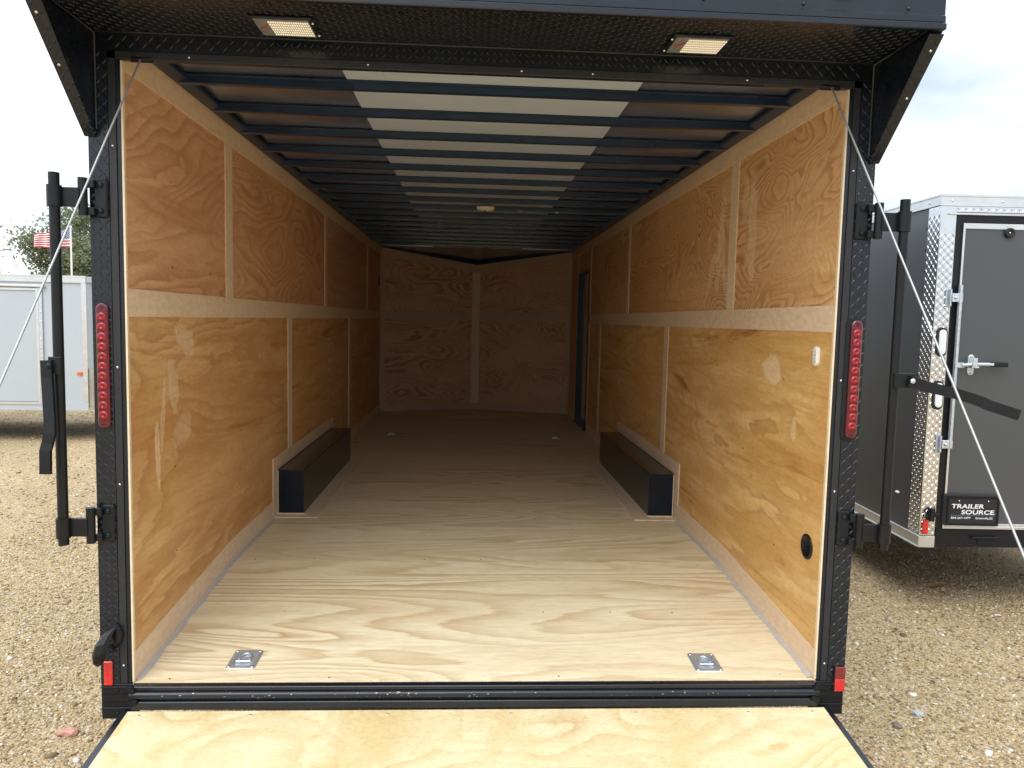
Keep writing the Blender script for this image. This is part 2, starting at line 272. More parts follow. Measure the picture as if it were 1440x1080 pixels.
# ------------------------------------------------------------------ mesh helpers
class MB:
    def __init__(s): s.v = []; s.f = []; s.mi = []; s.sm = []; s.mats = []
    def _m(s, mat):
        if mat not in s.mats: s.mats.append(mat)
        return s.mats.index(mat)
    def add(s, vs, fs, mat=None, smooth=False):
        o = len(s.v); s.v += [tuple(x) for x in vs]
        k = s._m(mat)
        for f in fs: s.f.append(tuple(i+o for i in f)); s.mi.append(k); s.sm.append(smooth)
        return s
    def box(s, a, b, mat=None, bev=0):
        (x0, y0, z0), (x1, y1, z1) = [min(p, q) for p, q in zip(a, b)], [max(p, q) for p, q in zip(a, b)]
        if bev <= 0:
            vs = [(x0,y0,z0),(x1,y0,z0),(x1,y1,z0),(x0,y1,z0),(x0,y0,z1),(x1,y0,z1),(x1,y1,z1),(x0,y1,z1)]
            return s.add(vs, [(0,3,2,1),(4,5,6,7),(0,1,5,4),(1,2,6,5),(2,3,7,6),(3,0,4,7)], mat)
        c = [(x0+x1)/2, (y0+y1)/2, (z0+z1)/2]; h = [(x1-x0)/2, (y1-y0)/2, (z1-z0)/2]; bv = min(bev, min(h)*.9)
        vs = []; idx = {}
        for sx in (-1, 1):
            for sy in (-1, 1):
                for sz in (-1, 1):
                    for ax in range(3):
                        p = [sx*(h[0]-bv), sy*(h[1]-bv), sz*(h[2]-bv)]; p[ax] = (sx, sy, sz)[ax]*h[ax]
                        idx[(sx, sy, sz, ax)] = len(vs); vs.append([c[i]+p[i] for i in range(3)])
        fs = []
        def q(*k): fs.append(tuple(idx[i] for i in k))
        for ax in range(3):
            o = [i for i in range(3) if i != ax]
            for sg in (-1, 1):
                k = []
                for (p1, p2) in ((-1,-1),(1,-1),(1,1),(-1,1)):
                    t = [0,0,0]; t[ax] = sg; t[o[0]] = p1; t[o[1]] = p2; k.append((*t, ax))
                q(*k)
        for ax in range(3):
            o = [i for i in range(3) if i != ax]
            for p1 in (-1, 1):
                for p2 in (-1, 1):
                    t = [0,0,0]; t[o[0]] = p1; t[o[1]] = p2
                    ta = list(t); ta[ax] = -1; tb = list(t); tb[ax] = 1
                    q((*ta, o[0]), (*tb, o[0]), (*tb, o[1]), (*ta, o[1]))
        for sx in (-1, 1):
            for sy in (-1, 1):
                for sz in (-1, 1): q((sx,sy,sz,0), (sx,sy,sz,1), (sx,sy,sz,2))
        return s.add(vs, fs, mat)
    def tube(s, pts, r, mat=None, n=12, cap=True):
        pts = [Vector(p) for p in pts]; rs = r if isinstance(r, (list, tuple)) else [r]*len(pts)
        vs = []; up = None
        for i, p in enumerate(pts):
            d = (pts[min(i+1, len(pts)-1)]-pts[max(i-1, 0)]).normalized()
            if up is None: up = d.orthogonal().normalized()
            up = (up-d*up.dot(d)).normalized(); b = d.cross(up)
            for k in range(n):
                a = 2*math.pi*k/n; vs.append(p+rs[i]*(math.cos(a)*up+math.sin(a)*b))
        fs = [(i*n+k, i*n+(k+1) % n, (i+1)*n+(k+1) % n, (i+1)*n+k) for i in range(len(pts)-1) for k in range(n)]
        s.add(vs, fs, mat, True)
        if cap:
            o = len(pts)-1
            s.add(vs[:n], [tuple(range(n))[::-1]], mat); s.add(vs[o*n:], [tuple(range(n))], mat)
        return s
    def prism(s, poly, axis, a, b, mat=None):
        """poly of 2-D points in the plane normal to axis, extruded from a to b"""
        def P(p, t): return {'x': (t, p[0], p[1]), 'y': (p[0], t, p[1]), 'z': (p[0], p[1], t)}[axis]
        n = len(poly); vs = [P(p, a) for p in poly]+[P(p, b) for p in poly]
        return s.add(vs, [tuple(range(n)), tuple(range(2*n-1, n-1, -1))]+[(i, i+n, (i+1) % n+n, (i+1) % n) for i in range(n)], mat)
    def lathe(s, c, prof, axis, mat=None, n=24, sx=1, sy=1, smooth=True):
        """prof: (radius, height) list; axis 'x','y','z' (+/-), sx, sy squash"""
        ax = Vector({'x': (1,0,0), '-x': (-1,0,0), 'y': (0,1,0), '-y': (0,-1,0), 'z': (0,0,1), '-z': (0,0,-1)}[axis])
        u1 = Vector((0,0,1)) if 'z' not in axis else Vector((1,0,0)); u2 = ax.cross(u1); c = Vector(c)
        vs = [c+ax*h+r*(sx*math.cos(2*math.pi*k/n)*u1+sy*math.sin(2*math.pi*k/n)*u2) for r, h in prof for k in range(n)]
        fs = [(i*n+k, i*n+(k+1) % n, (i+1)*n+(k+1) % n, (i+1)*n+k) for i in range(len(prof)-1) for k in range(n)]
        s.add(vs, fs, mat, smooth)
        return s.add(vs[-n:], [tuple(range(n))], mat, smooth)
    def treads(s, o, U, V, nu, nv, pitch, mat=None, ln=.014, wd=.0035, ht=.0016):
        """raised diamond-plate treads over a patch: origin o, unit axes U, V, counts nu x nv"""
        o, U, V = Vector(o), Vector(U).normalized(), Vector(V).normalized(); Nn = U.cross(V)
        for i in range(nu):
            for j in range(nv):
                c = o+U*(pitch*(i+.5))+V*(pitch*(j+.5))
                a = R(48) if (i+j) % 2 else R(-48)
                d = U*math.cos(a)+V*math.sin(a); e = Nn.cross(d)
                vs = [c-d*ln, c-e*wd, c+d*ln, c+e*wd, c-d*ln*.45+Nn*ht, c+d*ln*.45+Nn*ht]
                s.add(vs, [(0,1,4),(1,5,4),(1,2,5),(2,3,5),(3,4,5),(3,0,4)], mat)
        return s
    def build(s, name, mat, parent=None, at=None):
        me = bpy.data.meshes.new(name); me.from_pydata(s.v, [], s.f)
        for q in s.mats: me.materials.append(q if q is not None else mat)
        me.polygons.foreach_set('material_index', s.mi); me.polygons.foreach_set('use_smooth', s.sm)
        me.validate(); me.update()
        import bmesh
        bm = bmesh.new(); bm.from_mesh(me); bmesh.ops.recalc_face_normals(bm, faces=bm.faces); bm.to_mesh(me); bm.free()
        o = bpy.data.objects.new(name, me); COL.objects.link(o)
        if parent is not None:
            o.parent = parent
            root = parent
            tot = Vector((0, 0, 0))
            if parent.parent is None: o.location = -Vector(parent.location)
        return o
def B(name, mat, parent, a, b, bev=0): return MB().box(a, b, None, bev).build(name, mat, parent)
def thing(name, loc, label, cat, group=None):
    o = bpy.data.objects.new(name, None); COL.objects.link(o); o.location = loc; o.empty_display_size = .2
    o['label'] = label; o['category'] = cat
    if group: o['group'] = group
    return o
def tag(o, label, cat, group=None):
    o['label'] = label; o['category'] = cat
    if group: o['group'] = group
    return o

# ================================================================== ground
gm = bpy.data.meshes.new('ground')
xs = np.concatenate([np.linspace(-300, -16, 8), np.linspace(-14, 14, 113), np.linspace(16, 300, 8)])
ys = np.concatenate([np.linspace(-60, -6, 5), np.linspace(-5, 22, 109), np.linspace(26, 600, 8)])
rng = np.random.default_rng(3)
ph = rng.uniform(0, 6.28, (8, 2)); fr_ = rng.uniform(.5, 2.4, (8, 2))
def gh(x, y):
    h = 0
    for k in range(8): h = h+.004*np.sin(x*fr_[k, 0]+ph[k, 0])*np.sin(y*fr_[k, 1]+ph[k, 1])
    return h+.004
XX, YY = np.meshgrid(xs, ys, indexing='ij'); ZZ = GZ+gh(XX, YY)-.012
gv = np.stack([XX, YY, ZZ], -1).reshape(-1, 3); ny = len(ys)
gf = [(i*ny+j, (i+1)*ny+j, (i+1)*ny+j+1, i*ny+j+1) for i in range(len(xs)-1) for j in range(ny-1)]
gm.from_pydata(gv.tolist(), [], gf); gm.materials.append(M['ground']); gm.polygons.foreach_set('use_smooth', [True]*len(gf))
go = bpy.data.objects.new('ground', gm); COL.objects.link(go); go['kind'] = 'structure'

def stones(n, x0, x1, y0, y1, smin, smax, power=2.2):
    x = rng.uniform(x0, x1, n); y = rng.uniform(y0, y1, n)
    s = smin+(smax-smin)*rng.random(n)**power
    base = np.array([(1,0,0),(-1,0,0),(0,1,0),(0,-1,0),(0,0,1),(0,0,-1),(.62,.62,.55),(-.62,-.62,.5)], float)
    return x, y, s
def gravel_mesh(sets):
    oct_v = np.array([(1,0,0),(0,1,0),(-1,0,0),(0,-1,0),(0,0,1),(0,0,-1)], float)
    # a 10-vertex rough pebble: two staggered rings and two caps
    rings = []
    for k in range(4): a = math.pi/2*k; rings.append((math.cos(a), math.sin(a), -.25))
    for k in range(4): a = math.pi/2*k+.78; rings.append((.82*math.cos(a), .82*math.sin(a), .45))
    bv = np.array(rings+[(0, 0, .72), (0, 0, -.7)])
    F = []
    for k in range(4):
        F += [(k, (k+1) % 4, 4+k), (4+k, (k+1) % 4, 4+(k+1) % 4), (4+k, 4+(k+1) % 4, 8), ((k+1) % 4, k, 9)]
    F = np.array(F)
    V = []; n0 = 0; FF = []
    for x, y, s in sets:
        n = len(x); v = bv[None]*(1+rng.uniform(-.28, .28, (n, 10, 3)))
        sc = np.stack([s*rng.uniform(.7, 1.45, n), s*rng.uniform(.6, 1.1, n), s*rng.uniform(.45, .8, n)], -1)
        v = v*sc[:, None]
        a = rng.uniform(0, 6.28, n); c_, s_ = np.cos(a)[:, None], np.sin(a)[:, None]
        vx = v[..., 0]*c_-v[..., 1]*s_; vy = v[..., 0]*s_+v[..., 1]*c_
        v = np.stack([vx+x[:, None], vy+y[:, None], v[..., 2]+(GZ+gh(x, y)-.012+s*.12)[:, None]], -1)
        V.append(v.reshape(-1, 3)); FF.append((F[None]+(np.arange(n)*10)[:, None, None]+n0).reshape(-1, 3)); n0 += n*10
    V = np.concatenate(V); FF = np.concatenate(FF)
    me = bpy.data.meshes.new('gravel'); me.vertices.add(len(V)); me.vertices.foreach_set('co', V.ravel())
    me.loops.add(FF.size); me.loops.foreach_set('vertex_index', FF.ravel().astype(np.int32))
    me.polygons.add(len(FF)); me.polygons.foreach_set('loop_start', np.arange(0, FF.size, 3, dtype=np.int32)); me.polygons.foreach_set('loop_total', np.full(len(FF), 3, dtype=np.int32))
    me.update(calc_edges=True); me.materials.append(M['stone'])
    return me
S = [stones(48000, -3.6, -1.3, -.6, 4.5, .002, .010), stones(900, -4.5, -1.3, -.6, 6, .008, .024, 4),
     stones(26000, -8.5, -1.4, 3, 11, .004, .016), stones(600, -9, -1.4, 3, 12, .012, .032, 4),
     stones(48000, 1.35, 3.8, -.6, 3.2, .002, .010), stones(900, 1.35, 4.2, -.6, 4, .008, .024, 4), stones(6000, 2.2, 5, 1, 5, .004, .014)]
gr = bpy.data.objects.new('gravel', gravel_mesh(S)); COL.objects.link(gr); gr['kind'] = 'stuff'
tag(gr, 'loose tan and white gravel scattered over the yard', 'gravel')

# ================================================================== the open cargo trailer
W = 1.22; HC = 2.105; YF = 7.19; YN = 7.60; OUT = 1.325
T = thing('cargo_trailer', (0, 0, GZ), 'large black enclosed cargo trailer seen from behind, ramp down and plywood interior open', 'trailer')
def fz(y): return -0.082*(1-y/1.09) if y < 1.09 else 0.0

# floor sheets
ysplit = [0.0, 1.09, 2.31, 3.53, 4.75, 5.97, YF]
for i in range(6):
    y0, y1 = ysplit[i]+(.001 if i else 0), ysplit[i+1]-.001
    fb = MB(); fb.prism([(y0, fz(y0)-.022), (y0, fz(y0)), (y1, fz(y1)), (y1, fz(y1)-.022)], 'x', -W, W)
    for k in range(9):
        for yy in (y0+.03, y1-.03, (y0+y1)/2):
            x = -W+.12+k*.275+random.uniform(-.01, .01); z = fz(yy)
            fb.lathe((x, yy+random.uniform(-.01, .01), z-.001), [(.0035, 0), (.0035, .0016), (.001, .0018)], 'z', M['zinc'] if random.random() < .6 else M['blacksat'], 8)
    fo = fb.build('floor_panel', M['floor'], T)
nf = MB(); nf.prism([(-W, YF), (W, YF), (0, YN)], 'z', -.022, 0); nf.build('floor_panel', M['floor'], T)

# side walls
def wall(sgn, mat, mat2, upper, lower):
    x0, x1 = sgn*W, sgn*(W+.010)
    for (a, b) in upper:
        m_ = MB(); m_.box((x0, max(a, .012)+.001, 1.238), (x1, b-.001, HC)); m_.build('wall_panel', mat2, T)
    for (a, b) in lower:
        m_ = MB(); m_.box((x0, max(a, .012)+.001, -.11), (x1, b-.001, 1.236)); m_.build('wall_panel', mat, T)
wall(-1, M['wall_ll'], M['wall_lu'], [(0, 1.095), (1.095, 3.5), (3.5, 5.9), (5.9, YF)], [(0, 2.305), (2.305, 4.70), (4.70, YF)])
wall(1, M['wall_rl'], M['wall_ru'], [(0, 1.105), (1.105, 3.59), (3.59, 5.60)], [(0, 2.305), (2.305, 4.88), (4.88, 5.60)])
# right wall round the side door
DY0, DY1, DZ = 5.66, 6.48, 1.785
B('wall_panel', M['wall_ru'], T, (W, 5.602, DZ), (W+.01, 6.50, HC))
B('wall_panel', M['wall_ru'], T, (W, 6.502, -.11), (W+.01, YF, HC))
pr = .004
def trim(name, mat, sgn, y0, y1, z0, z1, t=pr): return B(name, mat, T, (sgn*W, y0, z0), (sgn*(W-t), y1, z1))
random.seed(11)
# horizontal bands in 2.4 m lengths
for sgn, ends in ((-1, (0.012, 2.29, 4.72, YF-.06)), (1, (0.012, 1.27, 3.68, 5.60))):
    for a, b in zip(ends[:-1], ends[1:]):
        trim('mid_band', M['luan'], sgn, a, b-.001, 1.190, 1.285)
for sgn, ends in ((-1, (0.012, 2.0, 4.4, YF)), (1, (0.012, 1.6, 4.0, 6.45, YF))):
    for a, b in zip(ends[:-1], ends[1:]):
        trim('top_band', M['luan'], sgn, a, b-.001, 2.0, HC-.012)
for sgn, lst in ((-1, (1.095, 3.5, 5.93)), (1, (1.105, 3.59, 5.575))):
    for y in lst: trim('batten', M['luan'], sgn, y-.05 if y < 3 else y-.042, y+.05 if y < 3 else y+.042, 1.286, 1.999)
for sgn, lst in ((-1, (2.305, 4.70)), (1, (2.305, 4.88))):
    for y in lst:
        trim('batten', M['luan'], sgn, y-.052, y+.052, .36 if y < 3 else .101, 1.189)
trim('batten', M['luan'], 1, 5.575-.042, 5.575+.042, .101, 1.285-.097); trim('batten', M['luan'], 1, 6.50, 6.58, .101, 1.999)
trim('corner_strip', M['luan'], -1, YF-.055, YF, .101, 1.999); trim('corner_strip', M['luan'], 1, YF-.055, YF, .101, 1.999)
# baseboards (follow the beavertail) and caulk lines
for sgn in (-1, 1):
    segs = [(.012, 1.09), (1.09, 1.875), (3.84, YF)] if sgn < 0 else [(.012, 1.09), (1.09, 1.875), (3.84, 5.60), (6.58, YF)]
    for a, b in segs:
        m_ = MB(); m_.prism([(a, fz(a)+.001), (b-.001, fz(b)+.001), (b-.001, fz(b)+.105), (a, fz(a)+.105)], 'x', sgn*W, sgn*(W-.005)); m_.build('baseboard', M['luan'], T)
    m_ = MB()
    for a, b in ((.012, 1.09), (1.09, 1.87)):
        vs = []
        nn = 14
        for i in range(nn+1):
            y = a+(b-a)*i/nn; wv = .017+.004*math.sin(i*1.9+sgn)
            vs += [(sgn*(W-.005), y, fz(y)+.007), (sgn*(W-.005-wv), y, fz(y)+.0012)]
        m_.add(vs, [(2*i, 2*i+1, 2*i+3, 2*i+2) for i in range(nn)], None, True)
    m_.build('caulk_line', M['caulk'], T)
    # pale plywood end strip at the rear opening
    B('end_strip', M['edgewood'], T, (sgn*(W-.006), -.002, -.078), (sgn*(W+.0005), .0115, 2.022))
# front wall (V nose)
apex = 1.93
for sgn in (-1, 1):
    P0 = Vector((sgn*W, YF, 0)); P1 = Vector((0, YN, 0)); d = (P1-P0); ln = d.length; d.normalize(); nrm = Vector((-d.y*sgn*-1, 0, 0))
    nrm = Vector((d.y, -d.x, 0));  nrm = nrm if nrm.y < 0 else -nrm
    ztop = lambda t: HC-.01+(apex-HC+.01)*t/ln
    def pan(name, mat, t0, t1, z0, z1, off, slope=False):
        if slope: zs = [z0, z0, ztop(t1)+z1, ztop(t0)+z1]
        else: zs = [z0, z0, z1, z1]
        q = [P0+d*t0, P0+d*t1, P0+d*t1, P0+d*t0]
        fr = [Vector((p.x, p.y, z))+nrm*off for p, z in zip(q, zs)]; bk = [Vector((p.x, p.y, z))-nrm*.012 for p, z in zip(q, zs)]
        m_ = MB(); m_.add(fr+bk, [(0,1,2,3),(7,6,5,4),(0,4,5,1),(1,5,6,2),(2,6,7,3),(3,7,4,0)]); return m_.build(name, mat, T)
    pan('front_panel', M['front'], 0, ln, 1.236, 0, 0, True)
    pan('front_panel', M['front'], 0, ln, 0, 1.234, 0)
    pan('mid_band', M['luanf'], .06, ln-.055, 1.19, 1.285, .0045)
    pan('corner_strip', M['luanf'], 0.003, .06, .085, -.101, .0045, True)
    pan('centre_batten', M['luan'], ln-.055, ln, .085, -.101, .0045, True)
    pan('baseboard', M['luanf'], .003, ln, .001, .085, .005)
    q = [P0, P1, P1, P0]
    zs = [ztop(0)-.10, ztop(ln)-.10, ztop(ln), ztop(0)]
    fr = [Vector((p.x, p.y, z))+nrm*.005 for p, z in zip(q, zs)]; bk = [Vector((p.x, p.y, z))-nrm*.01 for p, z in zip(q, zs)]
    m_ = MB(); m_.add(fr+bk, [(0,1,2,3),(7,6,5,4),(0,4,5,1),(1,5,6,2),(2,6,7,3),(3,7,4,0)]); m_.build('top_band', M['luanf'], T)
    zs = [ztop(0), ztop(ln), ztop(ln)+.03, ztop(0)+.03]
    fr = [Vector((p.x, p.y, z))+nrm*.02 for p, z in zip(q, zs)]; bk = [Vector((p.x, p.y, z))-nrm*.012 for p, z in zip(q, zs)]
    m_ = MB(); m_.add(fr+bk, [(0,1,2,3),(7,6,5,4),(0,4,5,1),(1,5,6,2),(2,6,7,3),(3,7,4,0)]); m_.build('nose_rail', M['bow'], T)

# side door in the right wall
D = MB(); D.box((1.285, DY0+.022, .025), (1.30, DY1-.022, DZ-.022))
sdoor = D.build('side_door', M['luan'], T)
D = MB()
D.box((W-.008, DY1-.022, 0), (1.30, DY1, DZ)); D.box((W-.008, DY0, 0), (1.30, DY0+.022, DZ)); D.box((W-.008, DY0+.022, DZ-.022), (1.30, DY1-.022, DZ)); D.box((W-.02, DY0+.022, .001), (1.30, DY1-.022, .022))
D.box((1.279, DY1-.06, .022), (1.2845, DY1-.022, DZ-.022)); D.box((1.279, DY0+.06, .022), (1.2845, DY1-.06, .06))
sf = D.build('door_frame', M['doorframe'], sdoor)

# ceiling: bows, skins, rails
for (a, b, mk) in ((-W, -.560, 'skin'), (-.558, .572, 'skinw'), (.574, W, 'skin')):
    if mk == 'skinw':
        m_ = MB(); m_.box((a, .0, 2.118), (b, 7.3, 2.122))
    else:
        m_ = MB()
        # slightly oil-canned sheet between the bows
        nx, nyv = 14, 190; vs = []
        for i in range(nx+1):
            for j in range(nyv+1):
                x = a+(b-a)*i/nx; y = .0+7.3*j/nyv
                q = ((y-.455) % .392)/.392
                vs.append((x, y, 2.121+.0035*math.sin(math.pi*q)*(1+.6*math.sin(x*7+y*3.1))*.9))
        m_.add(vs, [(i*(nyv+1)+j, (i+1)*(nyv+1)+j, (i+1)*(nyv+1)+j+1, i*(nyv+1)+j+1) for i in range(nx) for j in range(nyv)], None, True)
    m_.build('ceiling_sheet', M[mk], T)
m_ = MB(); m_.add([(-W, 7.15, 2.116), (W, 7.15, 2.116), (0, YN+.02, 1.965), (-W, 7.15, 2.13), (W, 7.15, 2.13), (0, YN+.02, 1.98)], [(0,1,2),(5,4,3),(0,3,4,1),(1,4,5,2),(2,5,3,0)]); m_.build('ceiling_sheet', M['skin'], T)
for k in range(18):
    y = .455+.392*k
    if y > 7.0: break
    m_ = MB()
    prof = [(y-.036, 2.116), (y-.036, 2.1125), (y-.017, 2.1125), (y-.015, 2.087), (y+.015, 2.087), (y+.017, 2.1125), (y+.036, 2.1125), (y+.036, 2.116)]
    m_.prism(prof, 'x', -W+.012, W-.012); m_.build('roof_bow', M['bow'], T)
for sgn in (-1, 1):
    m_ = MB(); m_.prism([(sgn*W, 2.094), (sgn*(W-.012), 2.086), (sgn*(W-.052), 2.100), (sgn*(W-.055), 2.112), (sgn*W, 2.112)], 'y', .02, 7.2)
    m_.build('ceiling_rail', M['bow'], T)
# dome light and its wire
dl = MB(); dl.lathe((.035, 3.45, 2.092), [(.072, 0), (.072, .012), (.060, .026), (.03, .034), (.002, .036)], '-z', M['lamp'], 28, 1.0, .62)
dl = dl.build('dome_light', M['lamp'], T)
m_ = MB(); m_.box((.030, 3.39, 2.048), (.038, 3.51, 2.0555), M['blacksat']); m_.build('light_clip', M['blacksat'], dl)
m_ = MB(); m_.tube([(.09, 3.47, 2.088), (.3, 3.47, 2.072), (.5, 3.475, 2.069), (.75, 3.48, 2.068), (1.0, 3.48, 2.066), (1.13, 3.47, 2.07), (1.19, 3.4, 2.082)], .0028, None, 6); m_.build('light_wire', M['wire'], T)
for x in (.31, .60):
    m_ = MB(); m_.box((x-.012, 3.462, 2.063), (x-.003, 3.482, 2.0715)); m_.box((x+.003, 3.462, 2.063), (x+.012, 3.482, 2.0715)); m_.build('wire_clip', M['white'], T)

# wheel boxes with wood trims
for sgn in (-1, 1):
    xi = sgn*1.058; z1 = .275; ya, yb = 1.968, 3.76
    B('wheel_box', M['box'], T, (sgn*(W-.0005), ya, .001), (xi, yb, z1), .003)
    m_ = MB(); m_.prism([(ya-.012-.08, .002), (ya-.012-.08, z1+.085), (ya-.012, z1+.085), (ya-.012, .002)], 'x', sgn*W, sgn*(W-.006)); m_.build('wheel_box_trim', M['luan'], T)
    m_ = MB(); m_.box((sgn*W, ya-.011, z1+.004), (sgn*(W-.006), yb+.07, z1+.085)); m_.build('wheel_box_trim', M['luan'], T)
    m_ = MB(); m_.box((sgn*W, yb+.004, .106), (sgn*(W-.006), yb+.07, z1+.003)); m_.build('wheel_box_trim', M['luan'], T)
    B('wheel_box_trim', M['luan'], T, (sgn*(1.05), ya-.0695, .0005), (sgn*.960, yb+.03, .006))
    B('wheel_box_trim', M['luan'], T, (sgn*(W-.006), ya-.07, .0005), (sgn*1.0505, ya-.004, .006))
    m_ = MB(); m_.box((xi, ya, .0062), (xi-sgn*.007, yb, .012)); m_.box((sgn*(W-.006), ya-.006, .0062), (xi, ya, .014)); m_.box((sgn*(W-.0065), ya-.006, .014), (sgn*(W-.012), ya-.0005, z1)); m_.build('wheel_box_seal', M['edgewood'], T)

# D-rings in the floor
def dring(cx, cy):
    z = fz(cy); sl = .075 if cy < 1.09 else 0
    def P(x, y, h): return (cx+x, cy+y, z+sl*y+h)
    m_ = MB(); w_, h_ = .052, .066
    # rim plate with rounded corners, dished pan in the middle
    def rr(w, h, rad, n=5):
        o = []
        for (sx, sy, a0) in ((1, 1, 0), (-1, 1, 90), (-1, -1, 180), (1, -1, 270)):
            for i in range(n+1):
                a = R(a0+90*i/n); o.append((sx*(w-rad)+rad*math.cos(a), sy*(h-rad)+rad*math.sin(a)))
        return o
    rings = [(rr(w_, h_, .012), .0), (rr(w_, h_, .012), .0035), (rr(w_-.004, h_-.004, .010), .0045), (rr(.036, .046, .016), .0045), (rr(.030, .038, .022), .0012), (rr(.012, .014, .009), .0008)]
    n = len(rings[0][0]); vs = [P(x, y, hh) for rg, hh in rings for x, y in rg]
    fs = [(i*n+k, i*n+(k+1) % n, (i+1)*n+(k+1) % n, (i+1)*n+k) for i in range(len(rings)-1) for k in range(n)]+[tuple(range((len(rings)-1)*n, len(rings)*n))]
    m_.add(vs, fs, None, True)
    o = m_.build('tie_down', M['zinc'], T)
    q = MB(); pts = [P(.021*math.cos(R(a)), .006+.030*math.sin(R(a)), .0065) for a in range(-20, 201, 20)]
    q.tube(pts, .0042, None, 10); q.tube([P(-.026, -.020, .0065), P(.026, -.020, .0065)], .0042, None, 10); q.build('ring', M['zinc'], o)
    for sx in (-1, 1):
        for sy in (-1, 1):
            s_ = MB(); c = P(sx*.042, sy*.055, .004); s_.lathe(c, [(.0055, 0), (.005, .002), (.002, .0035), (.0005, .0036)], 'z', None, 10); s_.build('bolt', M['chrome'], o)
for (x, y) in ((-.880, .150), (.845, .120), (-.875, 5.27), (.83, 5.17)): dring(x, y)

# small fittings on the walls
m_ = MB()
def pill(m_, c, hx, hz, d, axis='x', n=10, mat=None):
    """rounded-end slab in the y-z plane (axis x) or x-z plane (axis y); grows by d along the axis"""
    pts = []
    r_ = hx
    for i in range(n+1): a = math.pi*i/n; pts.append((r_*math.cos(a), hz-r_+r_*math.sin(a)))
    for i in range(n+1): a = math.pi+math.pi*i/n; pts.append((r_*math.cos(a), -hz+r_+r_*math.sin(a)))
    k = len(pts); vs = []
    for (s_, t) in ((1, 0), (1, d*.7), (.86, d)):
        for p in pts:
            a, b = p[0]*s_ if s_ == 1 else p[0]*.8, p[1]-(.2*r_ if p[1] > 0 else -.2*r_)*(0 if s_ == 1 else 1)
            vs.append((c[0]+t, c[1]+a, c[2]+b) if axis == 'x' else (c[0]+a, c[1]+t, c[2]+b))
    fs = [(i*k+j, i*k+(j+1) % k, (i+1)*k+(j+1) % k, (i+1)*k+j) for i in range(2) for j in range(k)]+[tuple(range(2*k, 3*k))]
    m_.add(vs, fs, mat, False)
pill(m_, (W, .128, 1.10), .017, .036, -.012, 'x'); sw = m_.build('wall_light', M['white'], T)
m_ = MB()
for k in range(4): m_.box((W-.0125, .119+.004*(k % 2), 1.078+.012*k), (W-.0119, .135, 1.081+.012*k))
m_.build('label_print', M['textdim'], sw)
m_ = MB(); m_.lathe((W, .126, .379), [(.048, 0), (.048, .004), (.043, .006), (.036, .0055), (.034, .002), (.001, .0015)], '-x', None, 28); vt = m_.build('vent_cap', M['blacksat'], T)
m_ = MB()
for a in range(3):
    c_, s_ = math.cos(R(60*a+20)), math.sin(R(60*a+20)); m_.tube([(W-.0045, .126-.033*c_, .379-.033*s_), (W-.0045, .126+.033*c_, .379+.033*s_)], .0015, None, 6)
m_.build('vent_fins', M['blacksat'], vt)
B('wall_bracket', M['blacksat'], T, (-W, 6.98, 1.60), (-W+.012, 7.01, 1.72), .002)
# screws in the walls (heads, in one piece with nothing else to carry them)
for sgn in (-1, 1):
    random.seed(5+sgn); sc_ = 0
    for y in (.006,):
        for z in (.15, .45, .75, 1.05, 1.35, 1.65, 1.9):
            m_ = MB(); m_.lathe((sgn*(W-.009), y-.001, z), [(.0035, 0), (.003, .0012), (.001, .0018)], '-x' if sgn > 0 else 'x', None, 8); m_.build('screw', M['chrome'], T)
    for y in (.42, .83, 1.25, 1.66):
        for z in (.28, .62, .98, 1.38, 1.72, 1.97):
            yy = y+random.uniform(-.02, .02)
            m_ = MB(); m_.lathe((sgn*W, yy, z+random.uniform(-.02, .02)), [(.004, 0), (.0035, .001), (.001, .0012)], '-x' if sgn > 0 else 'x', None, 8); m_.build('screw', M['blacksat'] if random.random() < .6 else M['chrome'], T)

